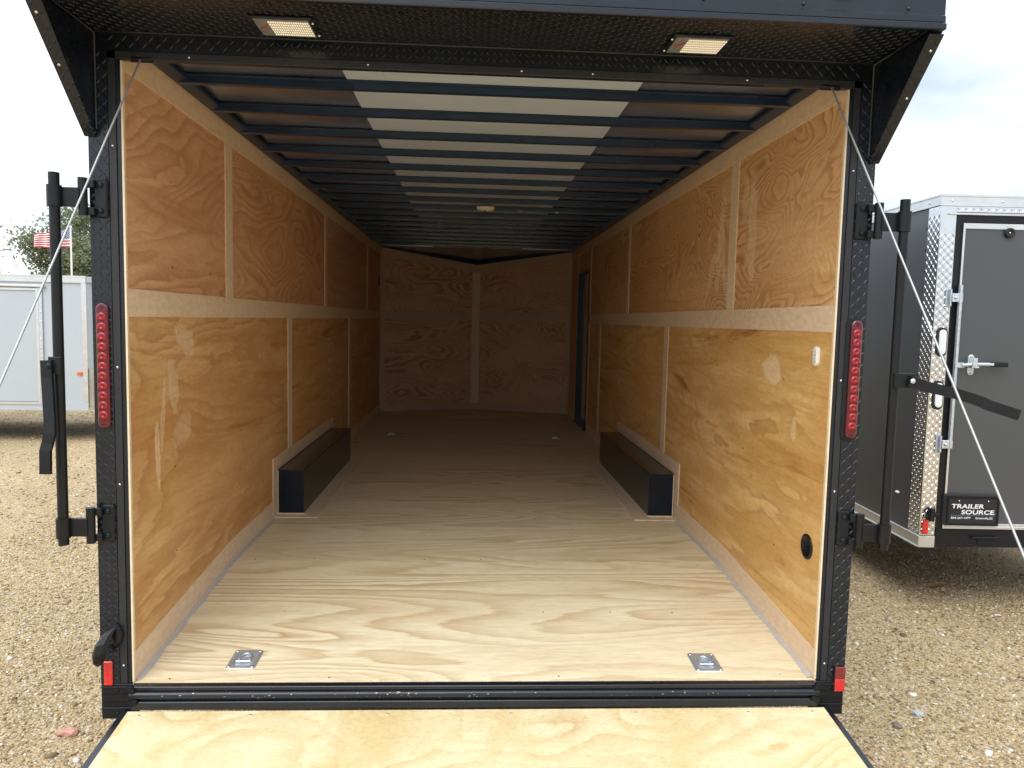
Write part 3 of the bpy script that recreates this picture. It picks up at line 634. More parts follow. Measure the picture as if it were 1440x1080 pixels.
# rear frame: jambs
PT = .022
for sgn in (-1, 1):
    jb = MB(); jb.box((sgn*(W+.001), .004, -.085), (sgn*OUT, .085, 2.125)); jb = jb.build('jamb', M['black'], T)
    m_ = MB(); m_.box((sgn*1.238, -.001, -.0845), (sgn*1.262, .0035, 2.03), None, .001); m_.build('jamb_strip', M['blacktex'], jb)
    m_ = MB(); m_.box((sgn*1.263, -.002, -.0845), (sgn*(OUT+.002), .0035, 2.11))
    o_ = (1.2635, -.002, -.08) if sgn > 0 else (-OUT, -.002, -.08)
    m_.treads(o_, (1, 0, 0), (0, 0, 1), 3, 99, .0215)
    m_.build('tread_plate', M['plateblack'], jb)
    m_ = MB(); m_.box((sgn*(OUT+.001), .0035, -.2), (sgn*(OUT+.004), .15, 2.2)); m_.build('corner_cover', M['plateblack'], jb)
    for z in (-.02, .62, 1.02, 1.75):
        m_ = MB(); m_.lathe((sgn*1.25, -.001, z), [(.0045, 0), (.004, .002), (.0015, .003)], '-y', None, 10); m_.build('screw', M['chrome'], jb)
    # foot block with ribs
    m_ = MB(); m_.box((sgn*(W+.0), -.004, -.212), (sgn*(OUT+.001), .085, -.0855), None, .002)
    for z in (-.092, -.168): m_.box((sgn*(W+.001), -.010, z-.006), (sgn*(OUT), -.0035, z), None, .001)
    for z in (-.12, -.15): m_.box((sgn*(W+.002), -.0065, z-.0015), (sgn*(OUT-.001), -.0035, z))
    m_.build('jamb_foot', M['blacksat'], jb)
    for z in (-.108, -.19):
        m_ = MB(); m_.lathe((sgn*1.272, -.004, z), [(.006, 0), (.005, .003), (.0015, .004)], '-y', None, 6); m_.build('bolt', M['blacksat'], jb)
    # red LED tail light
    cx = sgn*1.292
    tl = MB(); pill(tl, (cx, -.0025, 1.024), .020, .210, -.012, 'y'); tl = tl.build('tail_light', M['redbase'], T)
    for k in range(11):
        z = 1.024+.165-.033*k
        m_ = MB(); m_.lathe((cx, -.0140, z), [(.0155, 0), (.0145, .003), (.010, .0055), (.0045, .0062), (.004, .0045), (.0005, .0045)], '-y', None, 18); m_.build('lens', M['red'], tl)
    if sgn > 0:
        m_ = MB(); pill(m_, (1.283, -.002, 1.024), .026, .222, -.004, 'y'); m_.build('light_gasket', M['blacksat'], tl)
    for z in (1.024+.196, 1.024-.196):
        m_ = MB(); m_.lathe((cx, -.014, z), [(.004, 0), (.003, .002), (.001, .0025)], '-y', None, 8); m_.build('screw', M['blacksat'], tl)
    # reflectors
    if sgn < 0:
        B('reflector', M['reflector'], T, (-1.314, -.0105, -.088), (-1.285, -.0022, -.002), .002)
    else:
        rf = MB(); rf.box((1.289, -.0125, -.075), (1.326, -.0022, -.030), M['reflectordark'], .0015); rf.box((1.289, -.0125, -.121), (1.326, -.0022, -.0755), M['reflector'], .0015)
        rf.build('reflector', None, T)
        B('reflector_mount', M['blacksat'], T, (1.284, -.009, -.124), (1.2885, -.0022, -.028))
    # lock bar on hinge brackets
    xb = sgn*1.412; bar = MB(); bar.tube([(xb, -.055, .425), (xb, -.055, 1.648)], .0165, None, 18)
    bar = bar.build('lock_bar', M['blacksat'], T)
    for zc in (1.578, .487):
        m_ = MB()
        m_.box((sgn*1.266, -.012, zc-.064), (sgn*1.306, -.002, zc+.064), None, .004)
        m_.box((sgn*1.300, -.030, zc+.030), (sgn*1.328, -.010, zc+.056), None, .002); m_.box((sgn*1.300, -.030, zc-.058), (sgn*1.328, -.010, zc-.034), None, .002)
        m_.tube([(sgn*1.334, -.032, zc-.062), (sgn*1.334, -.032, zc+.060)], .0145, None, 14)
        m_.box((sgn*1.338, -.050, zc-.036), (sgn*1.425, -.036, zc+.026), None, .002)
        m_.tube([(xb, -.055, zc-.038), (xb, -.055, zc+.030)], .0225, None, 16)
        m_.build('hinge_bracket', M['blacksat'], bar)
        for dz in (-.042, .042):
            q = MB(); q.lathe((sgn*1.286, -.012, zc+dz), [(.009, 0), (.0085, .004), (.005, .007), (.003, .0075), (.0005, .005)], '-y', None, 12); q.build('bolt', M['blacksat'], bar)
def ribbon(m_, pts, w, t, ydir=(0, 1, 0)):
    """flat bar of width w (in the x-z plane) and thickness t along y through pts"""
    vs = []; pts = [Vector(p) for p in pts]
    for i, p in enumerate(pts):
        d = (pts[min(i+1, len(pts)-1)]-pts[max(i-1, 0)]); d.y = 0; d.normalize(); n_ = Vector((-d.z, 0, d.x))
        for a, b in ((-1, -1), (1, -1), (1, 1), (-1, 1)): vs.append(p+n_*a*w/2+Vector((0, b*t/2, 0)))
    fs = [(4*i+k, 4*i+(k+1) % 4, 4*i+4+(k+1) % 4, 4*i+4+k) for i in range(len(pts)-1) for k in range(4)]+[(3, 2, 1, 0), tuple(range(4*len(pts)-4, 4*len(pts)))]
    m_.add(vs, fs)
for o in [q for q in T.children if q.name.startswith('lock_bar')]:
    left = o.data.vertices[0].co.x < 0
    m_ = MB()
    if left:
        m_.box((-1.432, -.084, 1.000), (-1.392, -.076, 1.056), None, .002)
        ribbon(m_, [(-1.432, -.090, 1.045), (-1.430, -.092, .99), (-1.424, -.10, .93), (-1.416, -.11, .86), (-1.412, -.118, .81), (-1.419, -.12, .78), (-1.424, -.125, .755), (-1.424, -.128, .68)], .034, .013)
    else:
        m_.box((1.398, -.084, 1.005), (1.470, -.072, 1.055), None, .002)
        ribbon(m_, [(1.445, -.092, 1.030), (1.50, -.094, 1.012), (1.58, -.10, .996), (1.66, -.105, .975), (1.70, -.106, .962), (1.72, -.112, .952), (1.78, -.118, .934), (1.822, -.122, .921)], .036, .014)
    hd = m_.build('handle', M['blacksat'], o)
    b_ = MB(); b_.lathe((-1.421, -.099, 1.028) if left else (1.452, -.101, 1.030), [(.009, 0), (.009, .003), (.006, .005), (.001, .0055)], '-y', None, 12); b_.build('pivot_bolt', M['zinc'] if not left else M['blacksat'], o)
# latch lever low on the left jamb
m_ = MB()
m_.lathe((-1.268, -.003, .095), [(.030, 0), (.030, .010), (.024, .018), (.010, .020)], '-y', None, 20, 1.3, .7)
lvp = [(-1.266, -.022, .130, .013), (-1.282, -.045, .112, .023), (-1.296, -.060, .082, .029), (-1.303, -.066, .048, .030), (-1.307, -.062, .018, .023), (-1.309, -.056, .004, .008)]
vs = []
for (x, y, z, w_) in lvp:
    for (dx, dy) in ((-1, .25), (-.5, -.45), (.5, -.45), (1, .25), (.5, .4), (-.5, .4)): vs.append((x+dx*w_*.85, y+dy*w_*.8, z+dx*w_*.25))
m_.add(vs, [(6*i+k, 6*i+(k+1) % 6, 6*i+6+(k+1) % 6, 6*i+6+k) for i in range(len(lvp)-1) for k in range(6)]+[tuple(range(6))[::-1], tuple(range(6*len(lvp)-6, 6*len(lvp)))])
m_.build('ramp_latch', M['blacksat'], T)

# header and canopy
hd = MB(); hd.box((-OUT, .004, 2.026), (OUT, .022, 2.1245)); hd = hd.build('header', M['black'], T)
m_ = MB(); m_.box((-1.237, -.004, 2.026), (1.237, .0035, 2.052), None, .002); m_.build('header_lip', M['blacktex'], hd)
m_ = MB(); m_.box((-1.262, -.002, 2.0525), (1.262, .0035, 2.112)); m_.treads((-1.26, -.002, 2.060), (1, 0, 0), (0, 0, 1), 117, 2, .0215, None, .0125, .003, .002); m_.build('tread_plate', M['plateblack'], hd)
for i, x in enumerate((-1.0, -.42, .09, .33, .86)):
    m_ = MB(); m_.lathe((x, -.004, 2.040), [(.0045, 0), (.004, .002), (.0015, .003)], '-y', None, 10); m_.build('screw', M['chrome'], hd)
m_ = MB()
for i in range(220):
    if (i // 14) % 3: m_.box((.12+i*.0036, .0, 2.021), (.122+i*.0036, .003, 2.0258))
m_.box((.12, .0031, 2.0215), (.92, .0038, 2.0256)); m_.build('brush_seal', M['blacksat'], hd)
cn = MB(); cn.prism([(-.002, 2.113), (-.328, 2.107), (-.330, 2.30), (-.25, 2.36), (.1, 2.36), (.1, 2.126), (-.002, 2.126)], 'x', -1.30, 1.30)
cn = cn.build('canopy', M['black'], T)
m_ = MB(); m_.treads((-1.295, -.006, 2.1128), (1, 0, 0), (0, -1, -.0184), 118, 14, .0219, None, .0125, .0032, .0018)
m_.build('tread_plate', M['plateblack'], cn)
m_ = MB(); m_.tube([(-1.30, -.004, 2.1115), (1.30, -.004, 2.1115)], .005, None, 8); m_.build('seam', M['black'], cn)
fa = MB(); fa.box((-1.334, -.352, 2.098), (1.334, -.3305, 2.118), None, .003); fa.box((-1.334, -.346, 2.1185), (1.334, -.3305, 2.142), None, .003); fa.box((-1.334, -.338, 2.1425), (1.334, -.3305, 2.31))
fa = fa.build('fascia', M['black'], cn)
for x in (-1.22, -.9, -.6, -.3, 0, .3, .6, .9, 1.22):
    m_ = MB(); m_.lathe((x, -.338, 2.158), [(.006, 0), (.0055, .003), (.002, .0045)], '-y', None, 10); m_.build('screw', M['black'], cn)
for x in (-1.02, -.12, 0, .12, 1.02):
    m_ = MB(); m_.lathe((x, -.338, 2.195), [(.028, 0), (.028, .010), (.022, .018), (.008, .021), (.001, .0212)], '-y', M['lensclear'], 22, .6, 1.5); m_.build('marker_light', M['lensclear'], T)
for sgn in (-1, 1):
    g = MB(); g.prism([(-.0025, 1.785), (-.0025, 2.30), (-.3295, 2.30), (-.3295, 2.098)], 'x', sgn*1.303, sgn*1.334)
    g = g.build('canopy_gusset', M['black'], T)
    # turned edge strip with treads along the free edge
    a = Vector((0, -.004, 1.778)); b_ = Vector((0, -.334, 2.092)); d = (b_-a).normalized(); n_ = Vector((0, -d.z, d.y)); n_ = n_ if n_.z < 0 else -n_
    m_ = MB(); x0, x1 = (1.290, 1.336) if sgn > 0 else (-1.336, -1.290)
    q = [Vector((x0+.012*(sgn > 0), a.y, a.z)), Vector((x1-.012*(sgn < 0), a.y, a.z)), Vector((x1, b_.y, b_.z)), Vector((x0, b_.y, b_.z))]
    m_.add([p for p in q]+[p+n_*.004 for p in q], [(3,2,1,0),(4,5,6,7),(0,1,5,4),(1,2,6,5),(2,3,7,6),(3,0,4,7)])
    oo = Vector((x0+.012 if sgn > 0 else x1-.012, a.y, a.z))+n_*.0042
    uu = Vector((1, 0, 0)) if sgn < 0 else Vector((1, 0, 0))
    st_ = Vector(((x1-.0455 if sgn > 0 else x0+.0015), a.y, a.z))+n_*.0042
    if Vector((1, 0, 0)).cross(d).dot(n_) > 0: m_.treads(st_, (1, 0, 0), d, 2, 20, .022, None, .0125, .003, .0018)
    else: m_.treads(st_+d*.44, (1, 0, 0), -d, 2, 20, .022, None, .0125, .003, .0018)
    m_.build('edge_strip', M['plateblack'], g)
    m_ = MB(); m_.tube([(sgn*1.300, -.004, 1.80), (sgn*1.300, -.004, 2.108), (sgn*1.29, -.325, 2.104)], .006, None, 8); m_.build('seam', M['black'], g)
    for t in (.55, .9):
        p = a+d*(.45*t)+n_*.005; m_ = MB(); m_.lathe((sgn*1.318, p.y, p.z), [(.005, 0), (.004, .003), (.001, .004)], '-y', None, 8); m_.build('screw', M['chrome'], g)
# loading lights under the canopy
for (x0, x1, flip) in ((-.742, -.575, 0), (.562, .728, 1)):
    y0, y1 = -.196, -.066; zz = 2.106
    m_ = MB(); m_.box((x0-.012, y0-.012, zz-.006), (x1+.012, y1+.012, zz+.002), None, .002); ll = m_.build('loading_light', M['black'], T)
    m_ = MB(); m_.box((x0, y0, zz-.0085), (x1, y1, zz-.0062)); m_.build('led_board', M['ledplate'], ll)
    m_ = MB(); xs0 = x0+.040
    for i in range(18):
        for j in range(6):
            cx_ = xs0+.004+i*.0069; cy_ = y0+.016+j*.0195
            m_.box((cx_-.0019, cy_-.0046, zz-.0105), (cx_+.0019, cy_+.0046, zz-.0086))
    q = m_.build('led_array', M['led'], ll); q['kind'] = 'stuff'
    m_ = MB(); m_.tube([(x0+.008, y0+.07, zz-.011), (x0+.022, y0+.055, zz-.012), (x0+.038, y0+.035, zz-.011)], .0016, None, 6); m_.build('red_wire', M['redwire'], ll)
    for cx_ in ((x1+.010,) if not flip else (x0-.010,)):
        for cy_ in (y0+.02, y1-.01):
            m_ = MB(); m_.lathe((cx_, cy_, zz-.006), [(.0045, 0), (.004, .003), (.0015, .004)], '-z', None, 10); m_.build('screw', M['chrome'], ll)

# sill and hinge
sl = MB()
sl.box((-W+.005, -.030, -.098), (W-.005, .02, -.0835), None, .002)
sl.tube([(-W+.004, -.030, -.112), (W-.004, -.030, -.112)], .0135, None, 14)
sl.box((-W+.0, -.022, -.165), (W-.0, .03, -.104))
sl.box((-W+.002, -.034, -.166), (W-.002, -.022, -.136), None, .003)
sl.box((-W+.002, .0, -.106), (W-.002, .03, -.0845))
sl = sl.build('sill', M['black'], T)
m_ = MB(); random.seed(21)
for k in range(60):
    x = random.uniform(-1.15, 1.15) if k > 22 else random.gauss(-.30, .05) if k < 14 else random.gauss(-.8, .08)
    a = random.uniform(-1.2, .9); c_, s_ = math.cos(a), math.sin(a); rr_ = .0137; w_ = random.uniform(.001, .006); h_ = random.uniform(.0006, .0022)
    c = Vector((x, -.030-rr_*c_, -.112+rr_*s_)); tg = Vector((0, s_, c_))
    m_.add([c+Vector((-w_, 0, 0)), c+tg*h_, c+Vector((w_, 0, 0)), c-tg*h_], [(0, 1, 2, 3)])
m_.build('paint_chips', M['chip'], sl)
for sgn in (-1, 1):
    m_ = MB()
    for k in range(7):
        m_.lathe((sgn*(1.215-.007*(k % 3)), -.030-.004*(k % 2), -.088-.009*k), [(.011, -.006), (.013, 0), (.008, .008)], '-y', None, 9)
    m_.build('weld', M['blacksat'], sl)

# ramp
RS = .128; RY0, RY1 = -.040, -1.95
def rz(y): return -.166+RS*(y-RY0)
rp_ = MB(); rp_.prism([(RY0, rz(RY0)), (RY1, rz(RY1)), (RY1, rz(RY1)-.018), (RY0, rz(RY0)-.018)], 'x', -1.222, 1.238)
ramp_o = rp_.build('ramp', M['ramp'], T)
for i, x in enumerate((-1.175, -.80, -.33, .10, .545, .95, 1.185)):
    for y in (-.062, -.9, -1.8):
        m_ = MB(); m_.lathe((x, y, rz(y)-.0005), [(.006, 0), (.005, .0012), (.002, .0016)], 'z', None, 10); m_.build('screw', M['zinc'], ramp_o)
for x0, x1 in ((-1.252, -1.2235), (1.2395, 1.268)):
    m_ = MB(); m_.prism([(RY0+.02, rz(RY0+.02)-.012), (RY1, rz(RY1)-.002), (RY1, rz(RY1)-.052), (RY0+.02, rz(RY0)-.058)], 'x', x0, x1); m_.build('ramp_frame', M['black'], ramp_o)
m_ = MB(); m_.prism([(RY0+.01, rz(RY0)-.0185), (RY1, rz(RY1)-.0185), (RY1, rz(RY1)-.05), (RY0+.01, rz(RY0)-.05)], 'x', -1.22, 1.236); m_.build('ramp_underside', M['black'], ramp_o)
m_ = MB(); m_.add([(-1.2, RY1-.004, rz(RY1)), (1.2, RY1-.004, rz(RY1)), (1.2, RY1-.42, GZ+.02), (-1.2, RY1-.42, GZ+.02), (-1.2, RY1-.004, rz(RY1)-.02), (1.2, RY1-.004, rz(RY1)-.02), (1.2, RY1-.42, GZ+.003), (-1.2, RY1-.42, GZ+.003)],
                  [(0,1,2,3),(7,6,5,4),(0,4,5,1),(1,5,6,2),(2,6,7,3),(3,7,4,0)]); m_.build('ramp_flap', M['ramp'], ramp_o)
for sgn in (-1, 1):
    y1 = -1.72; m_ = MB()
    p0 = Vector((sgn*1.152, -.006, 2.030)); p1 = Vector((sgn*1.285 if sgn > 0 else -1.27, y1, rz(y1)+.012))
    pts = [p0.lerp(p1, t)+Vector((0, 0, -.004*math.sin(math.pi*t))) for t in [i/16 for i in range(17)]]
    m_.tube(pts, .0031, None, 8); m_.build('ramp_cable', M['cable'], T)
    m_ = MB(); m_.tube([p0+Vector((-sgn*.03, .006, .0)), p0+Vector((0, 0, -.004)), p0+Vector((sgn*.03, .006, 0))], .007, None, 8)
    m_.box((p0.x-.035, -.003, 2.018), (p0.x+.035, .003, 2.026), None, .001); m_.build('cable_bracket', M['blacksat'], T)

# outer body, roof, underframe, wheels
for sgn in (-1, 1):
    if sgn < 0:
        m_ = MB(); m_.box((sgn*(OUT-.012), .086, -.20), (sgn*OUT, YF, 2.16))
    else:
        m_ = MB(); m_.box((OUT-.012, .086, -.20), (OUT, DY0-.01, 2.16)); m_.box((OUT-.012, DY1+.01, -.20), (OUT, YF, 2.16)); m_.box((OUT-.012, DY0-.01, DZ+.01), (OUT, DY1+.01, 2.16)); m_.box((OUT-.006, DY0-.01, -.20), (OUT+.002, DY1+.01, DZ+.01))
    m_.build('side_skin', M['black'], T)
m_ = MB(); m_.prism([(-OUT, YF+.001), (OUT, YF+.001), (.0, YN+.16)], 'z', -.20, -.023); m_.build('nose_underframe', M['blacksat'], T)
for sgn in (-1, 1):
    P0 = Vector((sgn*OUT, YF+.002, 0)); P1 = Vector((0, YN+.16, 0))
    m_ = MB(); v = [Vector((p.x, p.y, z)) for z in (-.2, 2.16) for p in (P0, P1)]; k = Vector((0, -.012, 0)); v += [p+k for p in v]
    m_.add(v, [(0,1,3,2),(4,6,7,5),(0,4,5,1),(2,3,7,6),(0,2,6,4),(1,5,7,3)]); m_.build('nose_skin', M['black'], T)
m_ = MB(); m_.prism([(-OUT, .1005), (OUT, .1005), (OUT, YF), (0, YN+.16), (-OUT, YF)], 'z', 2.161, 2.20); m_.build('roof', M['black'], T)
m_ = MB(); m_.box((-1.1, .09, -.19), (-1.0, 7.1, -.105)); m_.box((1.0, .09, -.19), (1.1, 7.1, -.105))
for y in np.arange(.3, 7.1, .6): m_.box((-.999, y, -.16), (.999, y+.04, -.105))
m_.build('underframe', M['blacksat'], T)
def wheel(x, y, sgn, parent, rad=.33, wd=.2, up=GZ):
    c = (x, y, up+rad)
    m_ = MB(); m_.lathe((x-sgn*wd/2, y, c[2]), [(rad*.55, 0), (rad*.85, .0), (rad*.97, .03), (rad, .06), (rad, wd-.06), (rad*.97, wd-.03), (rad*.85, wd), (rad*.6, wd), (rad*.58, wd-.03)], 'x' if sgn > 0 else '-x', None, 32)
    wo = m_.build('wheel', M['rubber'], parent)
    m_ = MB(); m_.lathe((x-sgn*wd/2+sgn*(wd-.035), y, c[2]), [(rad*.6, -.01), (rad*.6, .02), (rad*.5, .01), (rad*.3, .015), (rad*.25, .03), (rad*.12, .03), (rad*.1, .06), (.01, .062)], 'x' if sgn > 0 else '-x', None, 24)
    m_.build('rim', M['rim'], wo)
# tandem axles under the wheel boxes
for sgn in (-1, 1):
    for y in (2.45, 3.28): wheel(sgn*1.175, y, sgn, T, .33, .2)
for y in (2.45, 3.28):
    m_ = MB(); m_.tube([(-1.08, y, GZ+.33), (1.08, y, GZ+.33)], .035, None, 12); m_.build('axle', M['blacksat'], T)
m_ = MB(); m_.tube([(-.7, YF+.1, -.2), (0, 9.0, -.2)], .04, None, 8); m_.tube([(.7, YF+.1, -.2), (0, 9.0, -.2)], .04, None, 8); m_.tube([(0, 8.7, -.1), (0, 8.7, GZ+.02)], .03, None, 10); m_.box((-.08, 8.62, GZ), (.08, 8.78, GZ+.02))
m_.build('tongue', M['blacksat'], T)

# ================================================================== charcoal trailer on the right
C = thing('cargo_trailer', (2.706, 1.8, GZ), 'charcoal cargo trailer with aluminium diamond plate corners parked on the right', 'trailer')
CX, CY, CZ0, CZ1 = 2.706, 1.8, -.12, 2.006; CW, CLn = 1.86, 3.8; ang = R(-2.3)
# built axis-aligned then turned about its rear left corner
body = MB(); body.box((CX+.004, CY+.004, CZ0+.05), (CX+CW-.004, CY+CLn, CZ1-.01)); body = body.build('body', M['char'], C)
m_ = MB(); m_.prism([(CX+.004, CY+CLn+.001), (CX+CW-.004, CY+CLn+.001), (CX+CW/2, CY+CLn+.6)], 'z', CZ0+.05, CZ1-.01); m_.build('nose', M['char'], C)
m_ = MB(); m_.box((CX-.008, CY-.006, CZ1-.062), (CX+CW+.008, CY+.0035, CZ1)); m_.box((CX-.010, CY-.010, CZ1-.012), (CX+CW+.010, CY+.0035, CZ1+.004), None, .002); m_.box((CX-.008, CY-.010, CZ1-.066), (CX+CW+.008, CY+.0035, CZ1-.0625), None, .001); m_.build('rear_top_rail', M['alu'], C)
m_ = MB(); m_.box((CX-.008, CY+.004, CZ1-.062), (CX+.0035, CY+CLn, CZ1)); m_.box((CX-.012, CY+.004, CZ1-.010), (CX+.0035, CY+CLn, CZ1+.004), None, .002); m_.build('side_top_rail', M['alu'], C)
m_ = MB(); m_.box((CX-.008, CY+.001, CZ0), (CX+.003, CY+CLn, CZ0+.065)); m_.box((CX-.015, CY+.001, CZ0-.004), (CX+.003, CY+CLn, CZ0+.006), None, .002); m_.box((CX-.012, CY+.001, CZ0+.062), (CX+.003, CY+CLn, CZ0+.069), None, .002)
m_.box((CX-.010, CY-.010, CZ0-.004), (CX+.092, CY+.0035, CZ0+.066), None, .002); m_.build('bottom_rail', M['alu'], C)
m_ = MB(); m_.box((CX-.004, CY+.001, CZ0+.07), (CX+.0035, CY+.125, CZ1-.067)); m_.treads((CX-.004, CY+.124, CZ0+.075), (0, -1, 0), (0, 0, 1), 5, 80, .0242, None, .0135, .0042, .0028); m_.build('side_tread_strip', M['aluplate'], C)
m_ = MB(); m_.box((CX-.004, CY-.004, CZ0+.07), (CX+.090, CY+.0008, CZ1-.067)); m_.treads((CX-.002, CY-.004, CZ0+.075), (1, 0, 0), (0, 0, 1), 4, 80, .0228, None, .0135, .0042, .0028); m_.build('rear_tread_strip', M['aluplate'], C)
m_ = MB(); m_.box((CX+.0905, CY-.004, CZ1-.10), (CX+CW, CY+.0008, CZ1-.067)); m_.treads((CX+.09, CY-.004, CZ1-.097), (1, 0, 0), (0, 0, 1), 78, 1, .0228, None, .0135, .0042, .0028); m_.build('rear_tread_strip', M['aluplate'], C)
m_ = MB(); m_.box((CX+.04, CY-.016, CZ1-.118), (CX+CW, CY+.001, CZ1-.106), None, .002); m_.build('drip_rail', M['alu'], C)
m_ = MB(); m_.box((CX+.0905, CY-.006, CZ0+.008), (CX+.126, CY+.003, CZ1-.12)); m_.box((CX+.1265, CY-.006, CZ1-.160), (CX+CW-.13, CY+.003, CZ1-.12)); m_.box((CX+.093, CY-.010, CZ0+.004), (CX+CW-.1, CY+.003, CZ0+.095)); m_.box((CX+.094, CY-.012, CZ0+.0955), (CX+CW-.1, CY-.002, CZ0+.112)); m_.build('rear_frame', M['blacksat'], C)
x0, z0, x1, z1 = CX+.130, CZ0+.118, CX+CW-.13, CZ1-.166
dr = MB(); dr.box((x0, CY-.010, z0), (x1, CY+.003, z1)); dr = dr.build('ramp_door', M['char'], C)
m_ = MB(); m_.box((x0, CY-.017, z0), (x0+.012, CY-.0102, z1)); m_.box((x0+.0125, CY-.017, z0), (x1, CY-.0102, z0+.034), None, .001); m_.box((x0+.0125, CY-.022, z0+.011), (x1, CY-.0172, z0+.016), None, .001); m_.box((x0+.0125, CY-.017, z1-.032), (x1, CY-.0102, z1), None, .001); m_.build('door_trim', M['alu'], dr)
for i in range(8):
    for z in (z0+.024, z1-.012):
        m_ = MB(); m_.lathe((x0+.06+i*.2, CY-.017, z), [(.004, 0), (.003, .0018), (.001, .0024)], '-y', None, 8); m_.build('screw', M['zinc'], dr)
# cam bar, brackets, handle
xr = CX+.128
cb = MB(); cb.tube([(xr, CY-.034, .50), (xr, CY-.034, 1.475)], .0125, None, 14); cb = cb.build('cam_bar', M['zinc'], C)
for zc in (1.40, .52):
    m_ = MB(); m_.box((xr-.075, CY-.013, zc-.055), (xr-.045, CY-.0065, zc+.055), None, .002); m_.tube([(xr-.052, CY-.024, zc-.05), (xr-.052, CY-.024, zc+.05)], .008, None, 10)
    m_.box((xr-.052, CY-.042, zc-.025), (xr+.014, CY-.030, zc+.025), None, .002); m_.build('bar_bracket', M['zinc'], cb)
    m_ = MB(); m_.lathe((xr-.030, CY-.042, zc), [(.010, 0), (.009, .004), (.005, .007), (.001, .0075)], '-y', None, 12); m_.build('bolt', M['chrome'], cb)
m_ = MB(); m_.box((xr-.01, CY-.050, .985), (xr+.045, CY-.040, 1.015), None, .002); m_.tube([(xr+.03, CY-.048, 1.0), (xr+.10, CY-.046, 1.008), (xr+.22, CY-.044, 1.008)], .011, None, 8); m_.box((xr+.20, CY-.052, .994), (xr+.31, CY-.036, 1.022), M['blacksat'], .004); m_.build('bar_handle', M['zinc'], cb)
m_ = MB(); pill(m_, (xr+.105, CY-.0105, 1.002), .019, .062, -.006, 'y'); m_.box((xr+.085, CY-.060, .985), (xr+.130, CY-.017, .995), None, .002); m_.box((xr+.088, CY-.060, .996), (xr+.118, CY-.054, 1.045), None, .002); m_.build('hasp', M['zinc'], dr)
for dz in (-.05, .05):
    m_ = MB(); m_.lathe((xr+.105, CY-.0166, 1.002+dz), [(.007, 0), (.006, .004), (.002, .006)], '-y', None, 10); m_.build('bolt', M['chrome'], dr)
m_ = MB(); m_.lathe((CX+.405, CY-.0102, 1.788), [(.026, 0), (.030, .008), (.028, .020), (.018, .022), (.012, .010), (.001, .010)], '-y', None, 22); bu = m_.build('bumper', M['rubber'], dr)
m_ = MB(); m_.lathe((CX+.405, CY-.0212, 1.788), [(.008, 0), (.007, .004), (.001, .006)], '-y', None, 10); m_.build('bolt', M['chrome'], bu)
# clear oval lights with black grommets
for z in (1.135, .815):
    m_ = MB(); pill(m_, (CX+.050, -.0075+CY, z), .031, .088, -.008, 'y'); g = m_.build('stop_light', M['rubber'], C)
    m_ = MB(); pill(m_, (CX+.050, -.0155+CY, z), .022, .074, -.008, 'y'); m_.build('lens', M['lensclear'], g)
B('reflector', M['reflector'], C, (CX+.008, CY-.0165, CZ0+.080), (CX+.044, CY-.0085, CZ0+.168), .002)
m_ = MB(); m_.box((CX+.040, CY-.035, .045), (CX+.070, CY-.007, .125), None, .003); m_.box((CX+.070, CY-.030, .070), (CX+.100, CY-.007, .095), None, .003); m_.tube([(CX+.028, CY-.02, .055), (CX+.022, CY-.022, .085), (CX+.034, CY-.02, .115)], .005, None, 6); m_.build('bar_catch', M['blacksat'], C)
m_ = MB(); m_.box((CX+.335, CY-.030, -.062), (CX+.460, CY-.0105, -.050), None, .002); m_.tube([(CX+.31, CY-.028, -.052), (CX+.47, CY-.028, -.052)], .007, None, 8); m_.box((CX+.355, CY-.014, -.098), (CX+.435, CY-.0102, -.062)); m_.build('ramp_hinge', M['blacksat'], C)
m_ = MB(); m_.lathe((CX-.0, CY+.28, .155), [(.016, 0), (.014, .008), (.006, .013), (.001, .014)], '-x', None, 14, .6, 1.4); m_.build('side_marker', M['white'], C)
for i in range(15):
    m_ = MB(); m_.lathe((CX+.004, CY+.148, .03+i*.128), [(.006, 0), (.005, .003), (.002, .005)], '-x', None, 8); m_.build('rivet', M['blacksat'], C)
for y in (.12, .5, .9):
    m_ = MB(); m_.lathe((CX-.008, CY+y, CZ1-.035), [(.007, 0), (.006, .003), (.002, .004)], '-x', None, 8); m_.build('rivet', M['chrome'], C)
for x in (.06, .36, .56, .9, 1.3):
    m_ = MB(); m_.lathe((CX+x, CY-.006, CZ1-.036), [(.007, 0), (.006, .003), (.002, .004)], '-y', None, 8); m_.build('rivet', M['chrome'], C)
